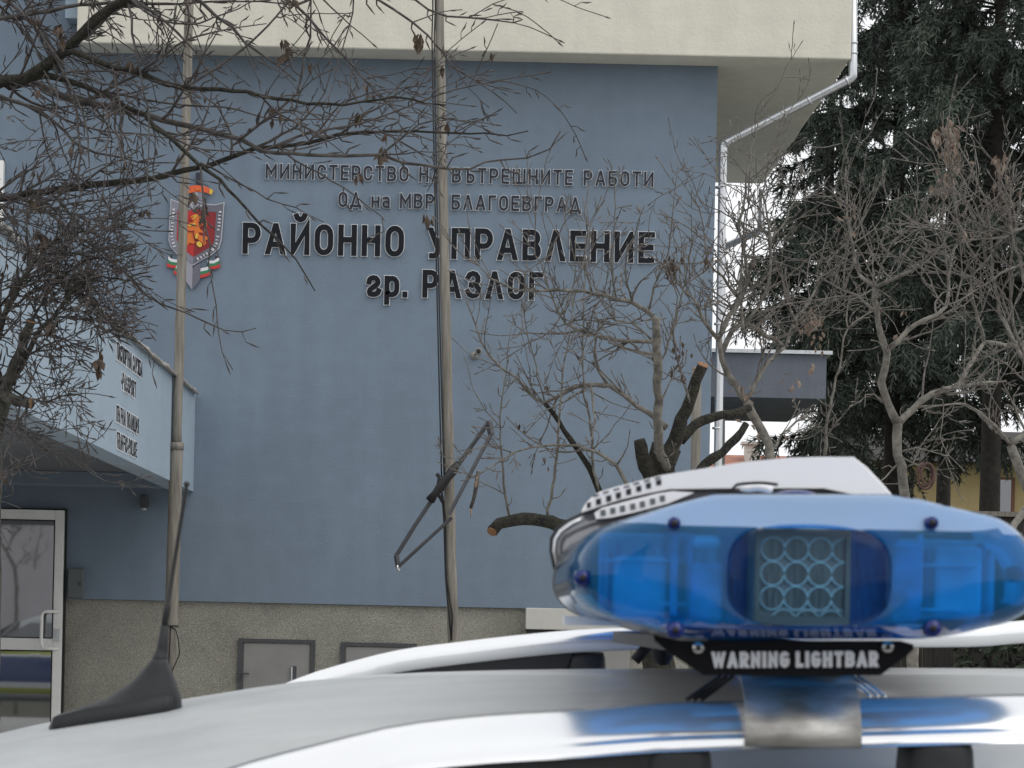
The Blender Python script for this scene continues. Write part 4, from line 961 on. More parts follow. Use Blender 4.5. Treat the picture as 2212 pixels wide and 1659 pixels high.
# stake and broken lath
c0, c1 = at(1498, 1600, 16.0), at(1505, 800, 16.0); c0.z = .14
sk = thing('stake', 'pale wooden stake standing beside the mossy trunk of the middle tree', 'stake', c0)
m = MB(); m.tube([c0, c0.lerp(c1, .5), c1], [.034, .032, .03], 9); m.build('stake_shaft', M['pole_wood'], sk)
m = MB(); m.tube([c1 + Vector((0, 0, .0005)), c1 + Vector((0, 0, .02))], [.03, .02], 9); m.build('stake_top', M['bare_ply'], sk)
br = thing('broken_stick', 'broken splintered stick hanging by the steel bracket right of the flagpole', 'stick', at(1025, 1050, 17.6))
m = MB(); m.tube(pxs([(1033,1018),(1029,1050),(1024,1075),(1017,1098)], 17.6), [.013, .016, .013, .012], 5); m.build('stick_shaft', M['twig'], br)
m = MB(); m.tube(pxs([(1016.8,1098.5),(1018,1105),(1016,1119)], 17.6), [.007, .006, .002], 5); m.tube([at(1034,1017,17.6), at(1027,1052,17.57)], [.006, .009], 4); m.build('splinter', M['bare_ply'], br)

hc = at(1998, 1000, 14.2)
hose = thing('hose_coil', 'rust red coil of hose hanging in the pale forked tree', 'hose', hc)
m = MB()
for k, (w_, h_) in enumerate(((.040, .125), (.046, .14), (.035, .115))):
    m.tube([hc + Vector((w_*math.sin(a) + .006*k, -.012*k, -h_/2*1.05 + h_/2*math.cos(a)*(1 if math.cos(a) > 0 else 1.05))) for a in [2*math.pi*i/30 for i in range(31)]], .0065, 7, False)
m.build('hose_loops', M['hose'], hose)
m = MB(); m.tube([hc + Vector((.012, -.012, .012)), hc + Vector((.0, -.02, -.004)), hc + Vector((-.012, -.012, .012))], .004, 6); m.build('tie', M['cable'], hose)
# ---- tree by the corner, tree on the right, tree at the right edge
def rc(x, y): return (1438 + x*.35, 553 + y*.35)
def corner_tree(seed, label, b0, trunks, limbs_, mats, P, extra=0, area=None, leaves=()):
    rng = random.Random(seed); t_ = thing('bare_tree', label, 'tree', b0)
    tk, bl, tw, lv = MB(), MB(), MB(), MB()
    for pts, Y0, Y1, r0, r1 in trunks: branch(tk, pts if isinstance(pts[0], Vector) else pxs(pts, Y0, Y1), r0, r1, 11, .07, .006, rng, .09)
    pool = []
    for pts, Y0, Y1, r0, r1, ev, Lr in limbs_:
        ps, rad = branch(bl, pxs(pts, Y0, Y1), r0, r1, 8, .06, .005, rng, .1)
        clothe(tw, lv, ps, rad, rng, ev, Lr, P, 2, .1); spurs(tw, ps, rad, rng, .11); pool += [p for p in ps if area[1] < proj(p)[1] < area[3]]
    for k in range(extra):
        shoot(tw, lv, anchor(pool, rng), Vector((rng.gauss(0, .6), rng.gauss(0, .4), rng.uniform(.1, 1))), rng.uniform(.3, .8), .006, rng, 2, P)
    for (u, v, n, Y) in leaves:
        for _ in range(n): leaf(lv, at(u + rng.gauss(0, 13), v + rng.gauss(0, 15), Y + rng.gauss(0, .06)), rng.uniform(.06, .12), rng, rng.random() < .6)
    tk.build('trunk', mats[0], t_); bl.build('branches', mats[1], t_)
    tag(tw.build('twigs', mats[2], t_, recalc=False), kind='stuff')
    if lv.v: tag(lv.build('dead_leaves', mats[3], t_, recalc=False), kind='stuff')
    return t_
PP = dict(trop=UP, ts=.05, wig=.15, curl=.05, spur=.45, fork=.3, leaf=.006, rmax=.0075, rmin=.0026, seg=.06)
b0 = at(1672, 1560, 16.8); b0.z = .14
corner_tree(41, 'slender bare tree with dead leaves at the building corner, in front of the white gap', b0,
 [([b0, at(1670, 1150, 16.8), at(1662, 990, 16.8), at(1641, 920, 16.8), at(1613, 868, 16.8)], 0, 0, .045, .03)],
 [([(1613,868),(1590,835),(1568,798),(1556,755),(1553,720)], 16.8, 16.7, .026, .018, .2, (.2,.5)),
  ([(1553,735),(1520,690),(1500,650),(1475,620),(1455,600)], 16.7, 16.5, .014, .006, .12, (.2,.6)),
  ([(1553,730),(1575,680),(1600,650),(1612,600),(1606,540),(1596,480),(1612,430),(1613,371),(1651,210)], 16.7, 16.9, .018, .002, .12, (.2,.55)),
  ([(1613,861),(1640,815),(1662,780),(1693,749),(1711,703),(1753,644),(1768,598)], 16.8, 17.2, .017, .008, .14, (.2,.6)),
  ([(1606,700),(1640,660),(1660,600),(1664,520),(1650,400),(1683,290),(1718,210)], 16.8, 16.6, .013, .002, .12, (.2,.55)),
  ([(1560,760),(1596,700),(1650,722),(1693,749)], 16.8, 17.0, .02, .016, .12, (.2,.6)),
  ([(1662,990),(1690,940),(1730,905),(1765,890)], 16.8, 17.2, .010, .004, .12, (.2,.5)),
  ([(1600,650),(1560,600),(1530,560),(1520,480),(1500,430)], 16.8, 16.4, .011, .003, .12, (.2,.5)),
  ([(1664,520),(1700,470),(1722,400),(1730,330)], 16.7, 16.9, .008, .002, .12, (.15,.45)),
  ([(1711,703),(1740,720),(1780,690),(1840,640)], 17, 17.3, .008, .003, .12, (.2,.5)),
  ([(1781,983),(1788,903),(1809,815),(1830,693),(1834,648)], 17.2, 17.2, .012, .005, .3, (.15,.4)),
  ([(1606,720),(1600,600),(1610,480),(1600,395)], 16.8, 16.6, .012, .003, .12, (.2,.45))],
 (M['bark_pale'], M['bark_pale'], M['twig_pale'], M['paleleaf']), PP, 34, (1530, 470, 1760, 760, 16.8),
 ((1750,695,26,16.9),(1772,745,12,16.9),(1700,820,8,16.8),(1610,850,10,16.6),(1625,935,6,16.6),(1640,720,8,16.7)))
b0 = at(1975, 1560, 14.5); b0.z = .14
corner_tree(43, 'bare tree with smooth pale forked limbs in front of the dark spruces', b0,
 [([b0, at(1972, 1200, 14.5), at(1960, 1082, 14.5), at(1942, 1008, 14.5), at(1939, 915, 14.5)], 0, 0, .040, .028)],
 [([(1939,915),(1918,868),(1904,826),(1916,763),(1904,720),(1897,693),(1890,620)], 14.5, 14.3, .026, .015, .4, (.2,.5)),
  ([(1890,620),(1858,599),(1848,567),(1841,530),(1830,470),(1828,360)], 14.3, 14.4, .011, .004, .15, (.2,.5)),
  ([(1890,620),(1928,602),(1984,578),(2010,540),(2040,530)], 14.3, 14.0, .012, .005, .13, (.2,.6)),
  ([(1916,755),(1963,714),(1998,690),(2044,665),(2050,600),(2060,540)], 14.4, 14.6, .017, .008, .14, (.2,.6)),
  ([(1939,918),(1970,886),(2012,851),(2065,837),(2086,805),(2110,763),(2126,739)], 14.5, 14.9, .023, .011, .16, (.2,.6)),
  ([(2126,739),(2173,744),(2215,738)], 14.9, 15.2, .012, .008, .13, (.2,.5)),
  ([(2126,739),(2115,690),(2098,640),(2096,600)], 14.9, 14.7, .012, .007, .13, (.2,.5)),
  ([(2070,837),(2120,826),(2173,823)], 14.8, 15, .010, .005, .13, (.2,.5)),
  ([(1888,670),(1850,640),(1800,620),(1770,600)], 14.4, 14.6, .008, .003, .12, (.2,.5)),
  ([(1948,975),(1980,965),(2010,975),(2040,985),(2060,1010)], 14.4, 14.3, .006, .002, .15, (.15,.4)),
  ([(1942,985),(1980,1000),(2030,1015),(2062,1012)], 14.4, 14.2, .005, .002, .15, (.15,.4)),
  ([(1930,890),(1890,850),(1870,852),(1868,880)], 14.5, 14.3, .006, .002, .2, (.1,.3)),
  ([(1960,885),(2000,880),(2080,872),(2110,890),(2150,930)], 14.6, 14.4, .007, .003, .15, (.15,.4)),
  ([(1942,1000),(1900,1040),(1870,1060)], 14.5, 14.3, .006, .002, .3, (.1,.3)),
  ([(1955,1010),(1970,1000),(2000,950),(2030,905),(2062,870)], 14.5, 14.5, .005, .002, .2, (.1,.3))],
 (M['bark_pale'], M['bark_pale'], M['twig_pale'], M['paleleaf']), PP, 14, (1850, 480, 2200, 640, 14.5),
 ((2047,300,60,14.6),(2060,340,40,14.7),(2040,390,30,14.6)))
b0 = at(2300, 1560, 13.6); b0.z = .14
corner_tree(47, 'bare tree leaning in from the right edge with crowded grey twigs', b0,
 [([b0, at(2262, 1240, 13.6), at(2212, 1040, 13.6), at(2183, 962, 13.6)], 0, 0, .036, .024), ([(2260,1040),(2215,1095),(2180,1150),(2150,1230)], 13.4, 13.0, .020, .016)],
 [([(2183,962),(2138,907),(2089,872),(2033,875),(1991,886)], 13.6, 13.4, .010, .003, .14, (.2,.5)),
  ([(2183,962),(2215,930),(2230,880),(2225,800),(2190,700),(2180,600)], 13.6, 13.8, .016, .006, .11, (.2,.7)),
  ([(2225,800),(2170,700),(2150,620),(2140,540),(2130,440),(2090,350),(2045,270)], 13.7, 13.9, .012, .003, .15, (.2,.6)),
  ([(2240,700),(2200,560),(2180,460),(2170,380),(2190,320)], 13.7, 13.5, .012, .003, .15, (.2,.6)),
  ([(2230,560),(2160,590),(2090,640),(2040,660)], 13.8, 13.6, .009, .003, .11, (.2,.6)),
  ([(2110,560),(2080,500),(2062,420),(2050,330),(2038,240)], 13.9, 14.0, .008, .002, .16, (.15,.45)),
  ([(2240,480),(2190,500),(2120,520),(2050,500),(1990,470)], 13.7, 13.5, .008, .003, .11, (.2,.5))],
 (M['bark_pale'], M['bark_pale'], M['twig_pale'], M['paleleaf']), PP, 26, (2040, 470, 2240, 760, 13.8), ((2050,280,26,14.0),(2160,360,26,13.9),(2170,420,16,13.9),(1830,480,10,14.5)))
# ---------------------------------------------------------------- spruces
def spruce(label, u, Y, H, Rm, z0, seed, dens=1.0, top=None):
    """tall spruce: whorls of drooping limbs, each hung with curtains of needled sprays"""
    rng = random.Random(seed); b = at(u, 1500, Y); b.z = .14
    t_ = thing('spruce_tree', label, 'tree', b, 'tall spruces behind the police station')
    tk, nd = MB(), MB()
    tk.tube([b + Vector((rng.gauss(0, .01), rng.gauss(0, .01), H*i/12)) for i in range(13)], [max(.02, .17*(1 - i/12.3)) for i in range(13)], 10)
    z = z0; zt = H - .15
    def spray(p, d, L_, wide):
        """hanging twig clad in short blades"""
        n = max(3, int(L_ / .075)); q = p.copy(); d = d.normalized()
        for i in range(n):
            d = (d + DOWN*.22 + Vector((rng.gauss(0, .08), rng.gauss(0, .08), 0))).normalized()
            q2 = q + d*(L_/n)
            for sgn in (-1, 1, -1, 1):
                a = d.cross(Vector((rng.gauss(0, 1), rng.gauss(0, 1), rng.gauss(0, .4)))).normalized() * sgn
                e = (d*.75 + a*.8).normalized() * rng.uniform(.06, .125)*wide; s_ = e.cross(Vector((rng.gauss(0,1), rng.gauss(0,1), rng.gauss(0,1)))).normalized()*rng.uniform(.007, .014)
                nd.add([q - s_, q + s_, q + e + s_*.35, q + e - s_*.35], [(0, 1, 2, 3)])
            s_ = d.cross(Vector((rng.gauss(0,1), rng.gauss(0,1), 0))).normalized()*.012
            nd.add([q - s_, q + s_, q2 + s_*.8, q2 - s_*.8], [(0, 1, 2, 3)])
            q = q2
    while z < zt:
        f = (z - z0) / (H - z0); rr = Rm * (1 - f)**.8 + .12
        for k in range(rng.randint(4, 6)):
            an = rng.uniform(0, 2*math.pi); L_ = rr * rng.uniform(.65, 1.12)
            if math.sin(an) > .45 and rng.random() < .35: continue
            h = Vector((math.cos(an), math.sin(an), 0)); p0 = Vector((b.x, b.y, z + rng.uniform(-.1, .1)))
            pts = [p0, p0 + h*L_*.35 + UP*L_*.02, p0 + h*L_*.7 - UP*L_*.16, p0 + h*L_ - UP*L_*.20]
            ps = resample(pts, .11); tk.tube(ps, [lerp(.022, .005, i/(len(ps)-1)) for i in range(len(ps))], 5, False)
            for i, p in enumerate(ps):
                if i < 2: continue
                for _ in range(5):
                    if rng.random() > dens*(1 if z < (top or H) else .45): continue
                    sd_ = h.cross(UP) * rng.choice((-1, 1)); q = i/len(ps)
                    spray(p, h*.5 + sd_*rng.uniform(.1, 1) - UP*rng.uniform(.1, .8), rng.uniform(.22, .62)*(.6 + .6*q), 1.15)
            spray(ps[-1], h + UP*.2, .3, 1.2)
        z += rng.uniform(.24, .40)
    tk.build('trunk', M['spruce_bark'], t_); tag(nd.build('crown', M['needles'], t_, recalc=False), kind='stuff')
    return t_
spruce('tall dark spruce nearest the building, its skirts hanging behind the corner tree', 1915, 37, 17, 1.7, 4.6, 3, .95, 12.5)
spruce('tall dark spruce with a bare lower trunk, towards the right edge', 2128, 34, 16, 1.75, 5.6, 8, .9, 11.8)
spruce('dark spruce cut by the right edge of the picture', 2330, 36, 17, 1.7, 5.2, 15, .9, 12.5)
spruce('dark spruce showing between the building corner and the taller spruces', 1768, 41, 15, 1.25, 5.5, 27, .9, 11)
spruce('far dark spruce filling the gap between the two tallest spruces', 2030, 47, 17, 2.0, 6.0, 35, .8, 14.5)
spruce('smaller spruce low behind the bare corner tree', 1790, 43, 10.4, 1.15, 3.4, 21, .55, 10)

# ---------------------------------------------------------------- things behind
def window(mb_f, mb_g, x0, x1, z0, z1, y):
    pass
yh = thing('yellow_house', 'yellow rendered house low behind the spruces', 'house', (at(2050, 1060, 50).x, 50, .14))
zr = at(2050, 1000, 50).z
m = MB(); x0, x1 = at(1935, 1060, 50).x, at(2600, 1060, 50).x; m.box((x0, 50, .14), (x1, 57, zr)); m.build('wall', M['yellow'], yh)
m = MB(); m.prism([(x0 - .4, 49.5, zr + .003), (x0 - .4, 57.5, zr + .003), (x0 - .4, 53.5, zr + .9)], (x1 - x0 + .8, 0, 0)); m.build('roof', M['fence'], yh)
for u in (2160, 2330):
    wx = at(u, 1060, 50).x; wz = at(u, 1070, 50).z
    m = MB(); m.box((wx - .28, 49.93, wz - .45), (wx + .28, 49.997, wz + .35)); wf = m.build('window', M['brick'], yh)
    m = MB(); m.box((wx - .2, 49.92, wz - .4), (wx + .2, 49.929, wz + .3)); m.build('pane', M['car_glass'], wf)
fz = at(2100, 1104, 30).z
fn = thing('timber_fence', 'tall dark timber fence with a pale capping below the yellow house', 'fence', (at(2100, 1200, 30).x, 30, .14))
x0, x1 = at(1860, 1200, 30).x, at(2900, 1200, 30).x
m = MB(); x = x0
while x < x1:
    m.box((x, 30, .1), (x + .118, 30.03 + .004*((int(x*90) % 3))), fz - .06) if False else m.box((x, 30, .1), (x + .118, 30.03, fz - .06)); x += .125
m.build('boards', M['fence'], fn)
m = MB(); m.box((x0, 29.95, fz - .057), (x1, 30.08, fz)); m.build('capping', M['pole_wood'], fn)
m = MB(); m.box((x0, 29.96, fz - .55), (x1, 29.998, fz - .43)); m.box((x0, 29.96, .6), (x1, 29.998, .72)); m.build('fence_rail', M['fence'], fn)
# ivy hedge in front of the fence
rg = random.Random(77); m = MB()
hx0, hx1 = at(2080, 1200, 28).x, at(2700, 1200, 28).x; hz = at(2150, 1190, 28).z
for k in range(5200):
    p = Vector((rg.uniform(hx0, hx1), 28.2 + rg.uniform(-.45, .45), rg.uniform(.2, hz + .25*math.sin(k)))); s_ = rg.uniform(.03, .07)
    a = Vector((rg.gauss(0,1), rg.gauss(0,1), rg.gauss(0,1))).normalized(); c_ = a.orthogonal().normalized(); d_ = a.cross(c_)
    m.add([p - c_*s_, p + d_*s_*.6, p + c_*s_, p - d_*s_*.6], [(0, 1, 2, 3)])
hg = thing('hedge', 'dark leafy hedge at the right edge in front of the timber fence', 'hedge', ((hx0+hx1)/2, 28.2, .14))
tag(m.build('foliage', M['hedge'], hg, recalc=False), kind='stuff')
m = MB()
for k in range(14):
    xx = lerp(hx0, hx1, (k + .5)/14); m.tube([(xx, 28.2, .14), (xx + .05, 28.2, 1.0), (xx - .04, 28.25, hz - .2)], .02, 5)
m.build('stems', M['spruce_bark'], hg)
hs_ = thing('far_house', 'distant house with a red tiled roof seen below the white gap', 'house', (at(1600, 1000, 70).x, 70, .14))
za = at(1600, 998, 70).z; x0, x1 = at(1500, 1000, 70).x, at(1790, 1000, 70).x
m = MB(); m.box((x0, 70, .14), (x1, 78, za - .5)); m.build('wall', M['pale'], hs_)
m = MB(); m.prism([(x0 - .3, 69.5, za - .5), (x0 - .3, 78.5, za - .5), (x0 - .3, 74, za + .45)], (x1 - x0 + .6, 0, 0)); rf = m.build('roof', M['tile'], hs_)
c = at(1624, 972, 73); m = MB(); m.box((c.x - .2, 72.8, c.z - .8), (c.x + .2, 73.2, c.z + .14)); m.box((c.x - .3, 72.7, c.z + .143), (c.x + .3, 73.3, c.z + .22)); m.build('chimney', M['box_paint'], rf)
# pale house across the street, mirrored in the glass door
oh = thing('pale_house', 'pale rendered house across the street, mirrored in the glass of the entrance door', 'house', (-14, -24, -.28))
m = MB(); m.box((-22, -31, -.3), (-6.5, -24, 6.5)); m.build('wall', M['pale'], oh)
m = MB(); m.box((-22.4, -31.4, 6.503), (-6.1, -23.6, 6.8)); m.build('roof', M['tile'], oh)
for wx in (-19, -15.6, -12.6, -9):
    m = MB(); m.box((wx - .5, -23.997, 1.4), (wx + .5, -23.93, 3)); wf = m.build('window', M['white_pvc'], oh)
    m = MB(); m.box((wx - .43, -23.929, 1.47), (wx + .43, -23.92, 2.93)); m.build('pane', M['car_glass'], wf)

# ---------------------------------------------------------------- police car (roof centre line at y = 0 in its own space)
ZR = 1.56
TILT = R(2.3)
car = thing('police_car', 'white police car in the foreground with silver roof rails carrying the blue lightbar', 'car', (0, 2.1 + ZR*math.sin(TILT), .0), 'police cars parked in the street')
car.rotation_euler = (TILT, 0, 0)
ZC = [(-.62, -.15), (-.5, -.103), (-.374, -.066), (-.223, -.037), (-.147, -.024), (-.035, -.013), (.17, -.005), (.6, .003), (1.1, -.003), (1.5, -.03), (1.75, -.075)]
def zroof(x, y):
    a = abs(y); z = ZR + sinterp(ZC, x) - .034*(min(a, .6)/.55)**2
    if a > .585: z -= (a - .585)*.42 + (a - .585)**2*7
    return z
xs = [-.62 + (1.75+.62)*i/60 for i in range(61)]; ys_ = [-.70, -.68, -.66, -.64, -.62, -.60, -.585] + [-.55 + 1.1*i/22 for i in range(23)] + [.585, .60, .62, .64, .66, .68, .70]
m = MB(); rings = [[Vector((x, y, zroof(x, y))) for y in ys_] + [Vector((x, y*.99, zroof(x, y) - .012)) for y in reversed(ys_)] for x in xs]
m.loft(rings, True, True, True); roof = m.build('roof', M['roof_white'], car, local=True)
# roof rails
REAR = [(.6, .030), (1.2, .026), (1.45, .004), (1.6, -.045)]
TOPN = [(-.205, -.058), (-.136, -.0304), (-.075, -.0127), (-.036, -.0028), (.013, .0042), (.072, .0090), (.127, .0140), (.245, .0193), (.345, .024)] + REAR
TOPF = [(-.205, -.064), (-.157, -.0437), (-.129, -.034), (-.063, -.0157), (.004, -.0052), (.071, .0039), (.138, .0107), (.30, .0185), (.531, .024)] + REAR
def rail(sgn):
    TOPZ = TOPN if sgn < 0 else TOPF
    mb = MB(); rings = []
    for i in range(90):
        x = -.205 + (1.6+.205)*i/89
        zt = ZR + sinterp(TOPZ, x); zr_ = zroof(x, .55)
        th = min(.026 if sgn < 0 else .023, max(.004, (zt - zr_) * .9)); hw = .026
        solid = x < -.095 or x > 1.40
        zb = zr_ - .004 if solid else zt - th
        yc = .56*sgn; o_ = sgn
        # outer side faces -sgn... profile: inner shoulder high, sloping outwards, small lip
        pr = [(-hw, zb), (-hw, zt - .010), (-hw + .003, zt - .003), (-hw + .009, zt), (-.006, zt - .0008), (.006, zt - .004), (.016, zt - .0095), (.0225, zt - .0165), (.0228, zt - .0178), (.0262, zt - .0186), (.0270, zt - .020), (.0268, max(zb, zt - th)), (.0268, zb)]
        rings.append([Vector((x, yc + a*sgn, z)) for a, z in pr])
    mb.loft(rings)
    rl = mb.build('roof_rail', M['rail'], car, local=True)
    mb = MB(); rings = []                                   # dark filler under the raised front of the rail
    for i in range(24):
        x = -.10 + (.118+.10)*i/23; zt = ZR + sinterp(TOPZ, x) - (.0262 if sgn < 0 else .0232); zb = zroof(x, .55) - .012; zt = max(zt, zb + .002)
        xb = x - (.0 if i < 23 else .014)
        y0, y1 = (.538*sgn, .583*sgn)
        rings.append([Vector((xb, y0, zb)), Vector((xb, y1, zb - .004)), Vector((x, y1, zt)), Vector((x, y0, zt))])
    mb.loft(rings, smooth=False); mb.build('rail_filler', M['black_plastic'], rl, local=True)
    for xf in (.132, .288, 1.0):                              # rubber feet
        zt = ZR + sinterp(TOPZ, xf) - .026
        mb = MB(); zb = zroof(xf, .6) - .0
        mb.loft([[Vector((xf + .021*k_*math.copysign(abs(math.cos(a))**.6, math.cos(a)), .562*sgn + .03*sgn*0 + .026*k_*math.copysign(abs(math.sin(a))**.6, math.sin(a)), z)) for a in [2*math.pi*j/20 for j in range(20)]] for z, k_ in ((zb - .004, 1.1), (zb + .004, 1.12), (zt - .004, 1.0), (zt + .001, .92))])
        mb.build('rail_foot', M['rubber'], rl, local=True)
    return rl
rail(-1); rail(1)
# lower body, loft of rounded sections along x
BODY = [ # x, half width, bottom, top
 (-2.16, .52, .42, .60), (-2.13, .66, .30, .74), (-2.02, .78, .24, .82), (-1.7, .85, .22, .90), (-1.25, .87, .22, .99), (-.6, .88, .22, 1.02), (.2, .88, .22, 1.03), (1.1, .88, .22, 1.04), (1.7, .86, .24, 1.04), (2.0, .80, .28, 1.0), (2.10, .70, .36, .92)]
def sect(x, hw, zb, zt, n=28):
    out = []
    for k in range(n):
        a = 2*math.pi*k/n; c_, s_ = math.cos(a), math.sin(a); e = .42
        out.append(Vector((x, hw*math.copysign(abs(c_)**e, c_), (zb+zt)/2 + (zt-zb)/2*math.copysign(abs(s_)**e, s_))))
    return out
m = MB(); m.loft([sect(*b_) for b_ in BODY]); m.build('body', M['livery'], car, local=True, sub=1)
# cabin: white pillars with dark panes laid just proud of them
def cab(x, top): return x
A_ = dict(xf=-.60, zf=ZR - .16, xw=-1.28, zw=1.0, xr=1.72, zrr=ZR - .09, xb=2.02, zb=1.02)
def ring_(f):   # f 0 belt .. 1 roof
    xa = lerp(A_['xw'], A_['xf'], f); xb = lerp(A_['xb'], A_['xr'], f); hw = lerp(.80, .690, f)
    za = lerp(A_['zw'] - .02, zroof(-.60, .69) - .008, f); zb = lerp(1.0, zroof(1.7, .69) - .008, f); n = 10
    zm = [lerp(za, zb, i/n) if f == 0 else (zroof(lerp(xa, xb, i/n), .69) - .012) for i in range(n+1)]
    L_ = [Vector((lerp(xa, xb, i/n), -hw, zm[i])) for i in range(n+1)]; R_ = [Vector((p.x, hw, p.z)) for p in reversed(L_)]
    return L_ + R_
m = MB(); m.loft([ring_(0), ring_(1)], True, False, False, False); m.build('cabin', M['roof_white'], car, local=True)
def pane(name, quad, off):
    mb = MB(); q = [Vector(p) for p in quad]; n = (q[1]-q[0]).cross(q[2]-q[0]).normalized(); n = n if n.dot(Vector(off)) > 0 else -n
    mb.prism([p + n*.002 for p in q], n*.004); return mb.build(name, M['car_glass'], car, local=True)
def sp(s_, x0, x1, f):   # point on the cabin side: x fraction & height fraction
    hw = lerp(.80, .690, f) * s_; xa = lerp(A_['xw'], A_['xf'], f); xb = lerp(A_['xb'], A_['xr'], f)
    x = x0; return Vector((lerp(xa, xb, x), hw, lerp(.99, ZR - .135, f)))
for s_ in (-1, 1):
    for a, b in ((.06, .36), (.385, .66), (.685, .93)):
        pane('side_window', [sp(s_, a, 0, .08), sp(s_, b, 0, .08), sp(s_, b if b < .9 else .9, 0, .86), sp(s_, a if a > .1 else .10, 0, .86)], (0, s_, 0))
pane('windscreen', [(-1.245, -.68, 1.03), (-1.245, .68, 1.03), (-.645, .60, ZR - .165), (-.645, -.60, ZR - .165)], (-1, 0, 1))
pane('rear_window', [(2.0, -.66, 1.06), (2.0, .66, 1.06), (1.76, .60, ZR - .16), (1.76, -.60, ZR - .16)], (1, 0, 1))
def wheel(x, s_):
    y = s_*.80; prof = [(.20, .09), (.29, .10), (.315, .07), (.318, 0), (.315, -.07), (.29, -.10), (.20, -.09)]
    mb = MB(); mb.loft([[Vector((x + r*math.cos(a), y + d, .318 + r*math.sin(a))) for r, d in prof] for a in [2*math.pi*k/28 for k in range(28)] + [0]], True, False, False)
    wh = mb.build('wheel', M['tyre'], car, local=True)
    mb = MB(); yo_ = y + s_*.07
    mb.tube([(x, yo_ - s_*.04, .318), (x, yo_, .318)], .205, 28); 
    for k in range(5):
        a = 2*math.pi*k/5; d = Vector((math.cos(a), 0, math.sin(a))); e = Vector((-d.z, 0, d.x))*.03; c_ = Vector((x, yo_ + s_*.002, .318))
        mb.prism([c_ + d*.04 - e, c_ + d*.04 + e, c_ + d*.19 + e*1.3, c_ + d*.19 - e*1.3], (0, s_*.018, 0))
    mb.build('rim', M['rim'], wh, local=True)
for x in (-1.42, 1.22):
    for s_ in (-1, 1): wheel(x, s_)
for s_ in (-1, 1):
    mb = MB(); mb.sphere((-2.0, s_*.58, .70), .14, .15, .09); mb.build('headlight', M['led_rim'], car, local=True)
    mb = MB(); mb.sphere((-1.06, s_*.96, 1.06), .07, .11, .075); mb.tube([(-1.03, s_*.80, 1.03), (-1.04, s_*.90, 1.05)], .025, 8); mb.build('wing_mirror', M['black_plastic'], car, local=True)
    mb = MB(); mb.sphere((2.03, s_*.62, .86), .08, .12, .12); mb.build('tail_light', mat('tail_light_red', (.3, .01, .01), .2), car, local=True)
    for x in (-.42, .55):
        mb = MB(); mb.tube([(x, s_*.885, .90), (x + .02, s_*.905, .90), (x + .14, s_*.905, .90), (x + .16, s_*.885, .90)], .012, 8); mb.build('door_handle', M['white_pvc'], car, local=True)
mb = MB(); mb.box((-2.10, -.35, .50), (-2.165, .35, .58)); mb.build('grille', M['black_plastic'], car, local=True)
# radio antenna on the front of the roof
def ax_(x): return zroof(x, 0)
an_ = MB(); rings = []
BX = [(-.333, .010, .002), (-.328, .020, .010), (-.30, .026, .013), (-.26, .029, .0135), (-.236, .027, .013), (-.2315, .021, .010)]
rings = [[Vector((x, hw*math.copysign(abs(math.cos(a))**.55, math.cos(a)), ax_(x) + (h_ if math.sin(a) > 0 else -.006))) for a in [2*math.pi*(k+.5)/16 for k in range(16)]] for x, hw, h_ in BX]
an_.loft(rings); base_ = an_.build('antenna_base', M['rubber'], car, local=True)
def cl(u, v):      # picture -> car-local point on the centre plane
    p = at(u, v, 2.1); d = p - car.location; c_, s_ = math.cos(-TILT), math.sin(-TILT)
    return Vector((d.x, 0.0, d.y*s_ + d.z*c_))
HS = [(1541,150,393,.027),(1530,156,393,.026),(1520,178,392,.025),(1512,205,391.5,.0235),(1505,228,390,.0225),(1495,250,387,.021),(1484,268,383,.0195),(1472,284,379,.018),(1458,298,374,.0165),(1444,311,368,.015),(1432,321,363.5,.0135),(1424,327,361,.0125)]
mb = MB(); rg_ = []
for v_, ua, ub, hw in HS:
    pa, pb = cl(ua, v_ + .16*(392 - ua)*(1 if v_ > 1500 else .0)*.15), cl(ub, v_); mx, hx = (pa + pb)/2, (pb.x - pa.x)/2
    rg_.append([Vector((mx.x + hx*math.copysign(abs(math.cos(t_))**.75, math.cos(t_)), hw*math.copysign(abs(math.sin(t_))**.75, math.sin(t_)), lerp(pa.z, pb.z, (math.cos(t_)+1)/2))) for t_ in [2*math.pi*k/28 for k in range(28)]])
mb.loft(rg_); mb.build('antenna_housing', M['rubber'], base_, local=True)
q0, q1, q2, q3, q4 = cl(345, 1426), cl(351, 1400), cl(356, 1352), cl(362, 1310), cl(405, 1046)
mb = MB(); mb.tube([q0 - Vector((.0005, 0, .004)), q0, q0.lerp(q1, .4), q0.lerp(q1, .45), q1, q2, q2 + Vector((.0001, 0, .0006))], [.0066, .0064, .0060, .0054, .0046, .0033, .0026], 14); mb.build('antenna_ferrule', M['rubber'], base_, local=True)
mb = MB(); mb.tube([q2, q3, q3.lerp(q4, .02), q3.lerp(q4, .5), q4.lerp(q3, .03), q4], [.0028, .0030, .0019, .0017, .0016, .0016], 10); mb.sphere(q4, .0027, .0027, .0024, 10, 8); mb.build('antenna_whip', M['cable'], base_, local=True)

def dup(root, loc, label):
    r = root.copy(); C.objects.link(r); r.location = loc; r['label'] = label
    for ch in list(root.children):
        c_ = ch.copy(); C.objects.link(c_); c_.parent = r
        for g_ in list(ch.children):
            d_ = g_.copy(); C.objects.link(d_); d_.parent = c_
    return r
car2 = dup(car, (-5.75, 2.16, .0), 'second police car with yellow and blue livery, mirrored in the glass of the entrance door')
for n_, loc in (('bare_tree.003', (-7.9, -6.0, -.3)),):
    o_ = bpy.data.objects.get(n_); t9 = dup(o_, loc, 'bare street tree across the road, mirrored in the glass of the entrance door') if o_ else None
if False: car2 = dup(car, (-5.75, 2.16, .0), 'second police car with yellow and blue livery, mirrored in the glass of the entrance door')

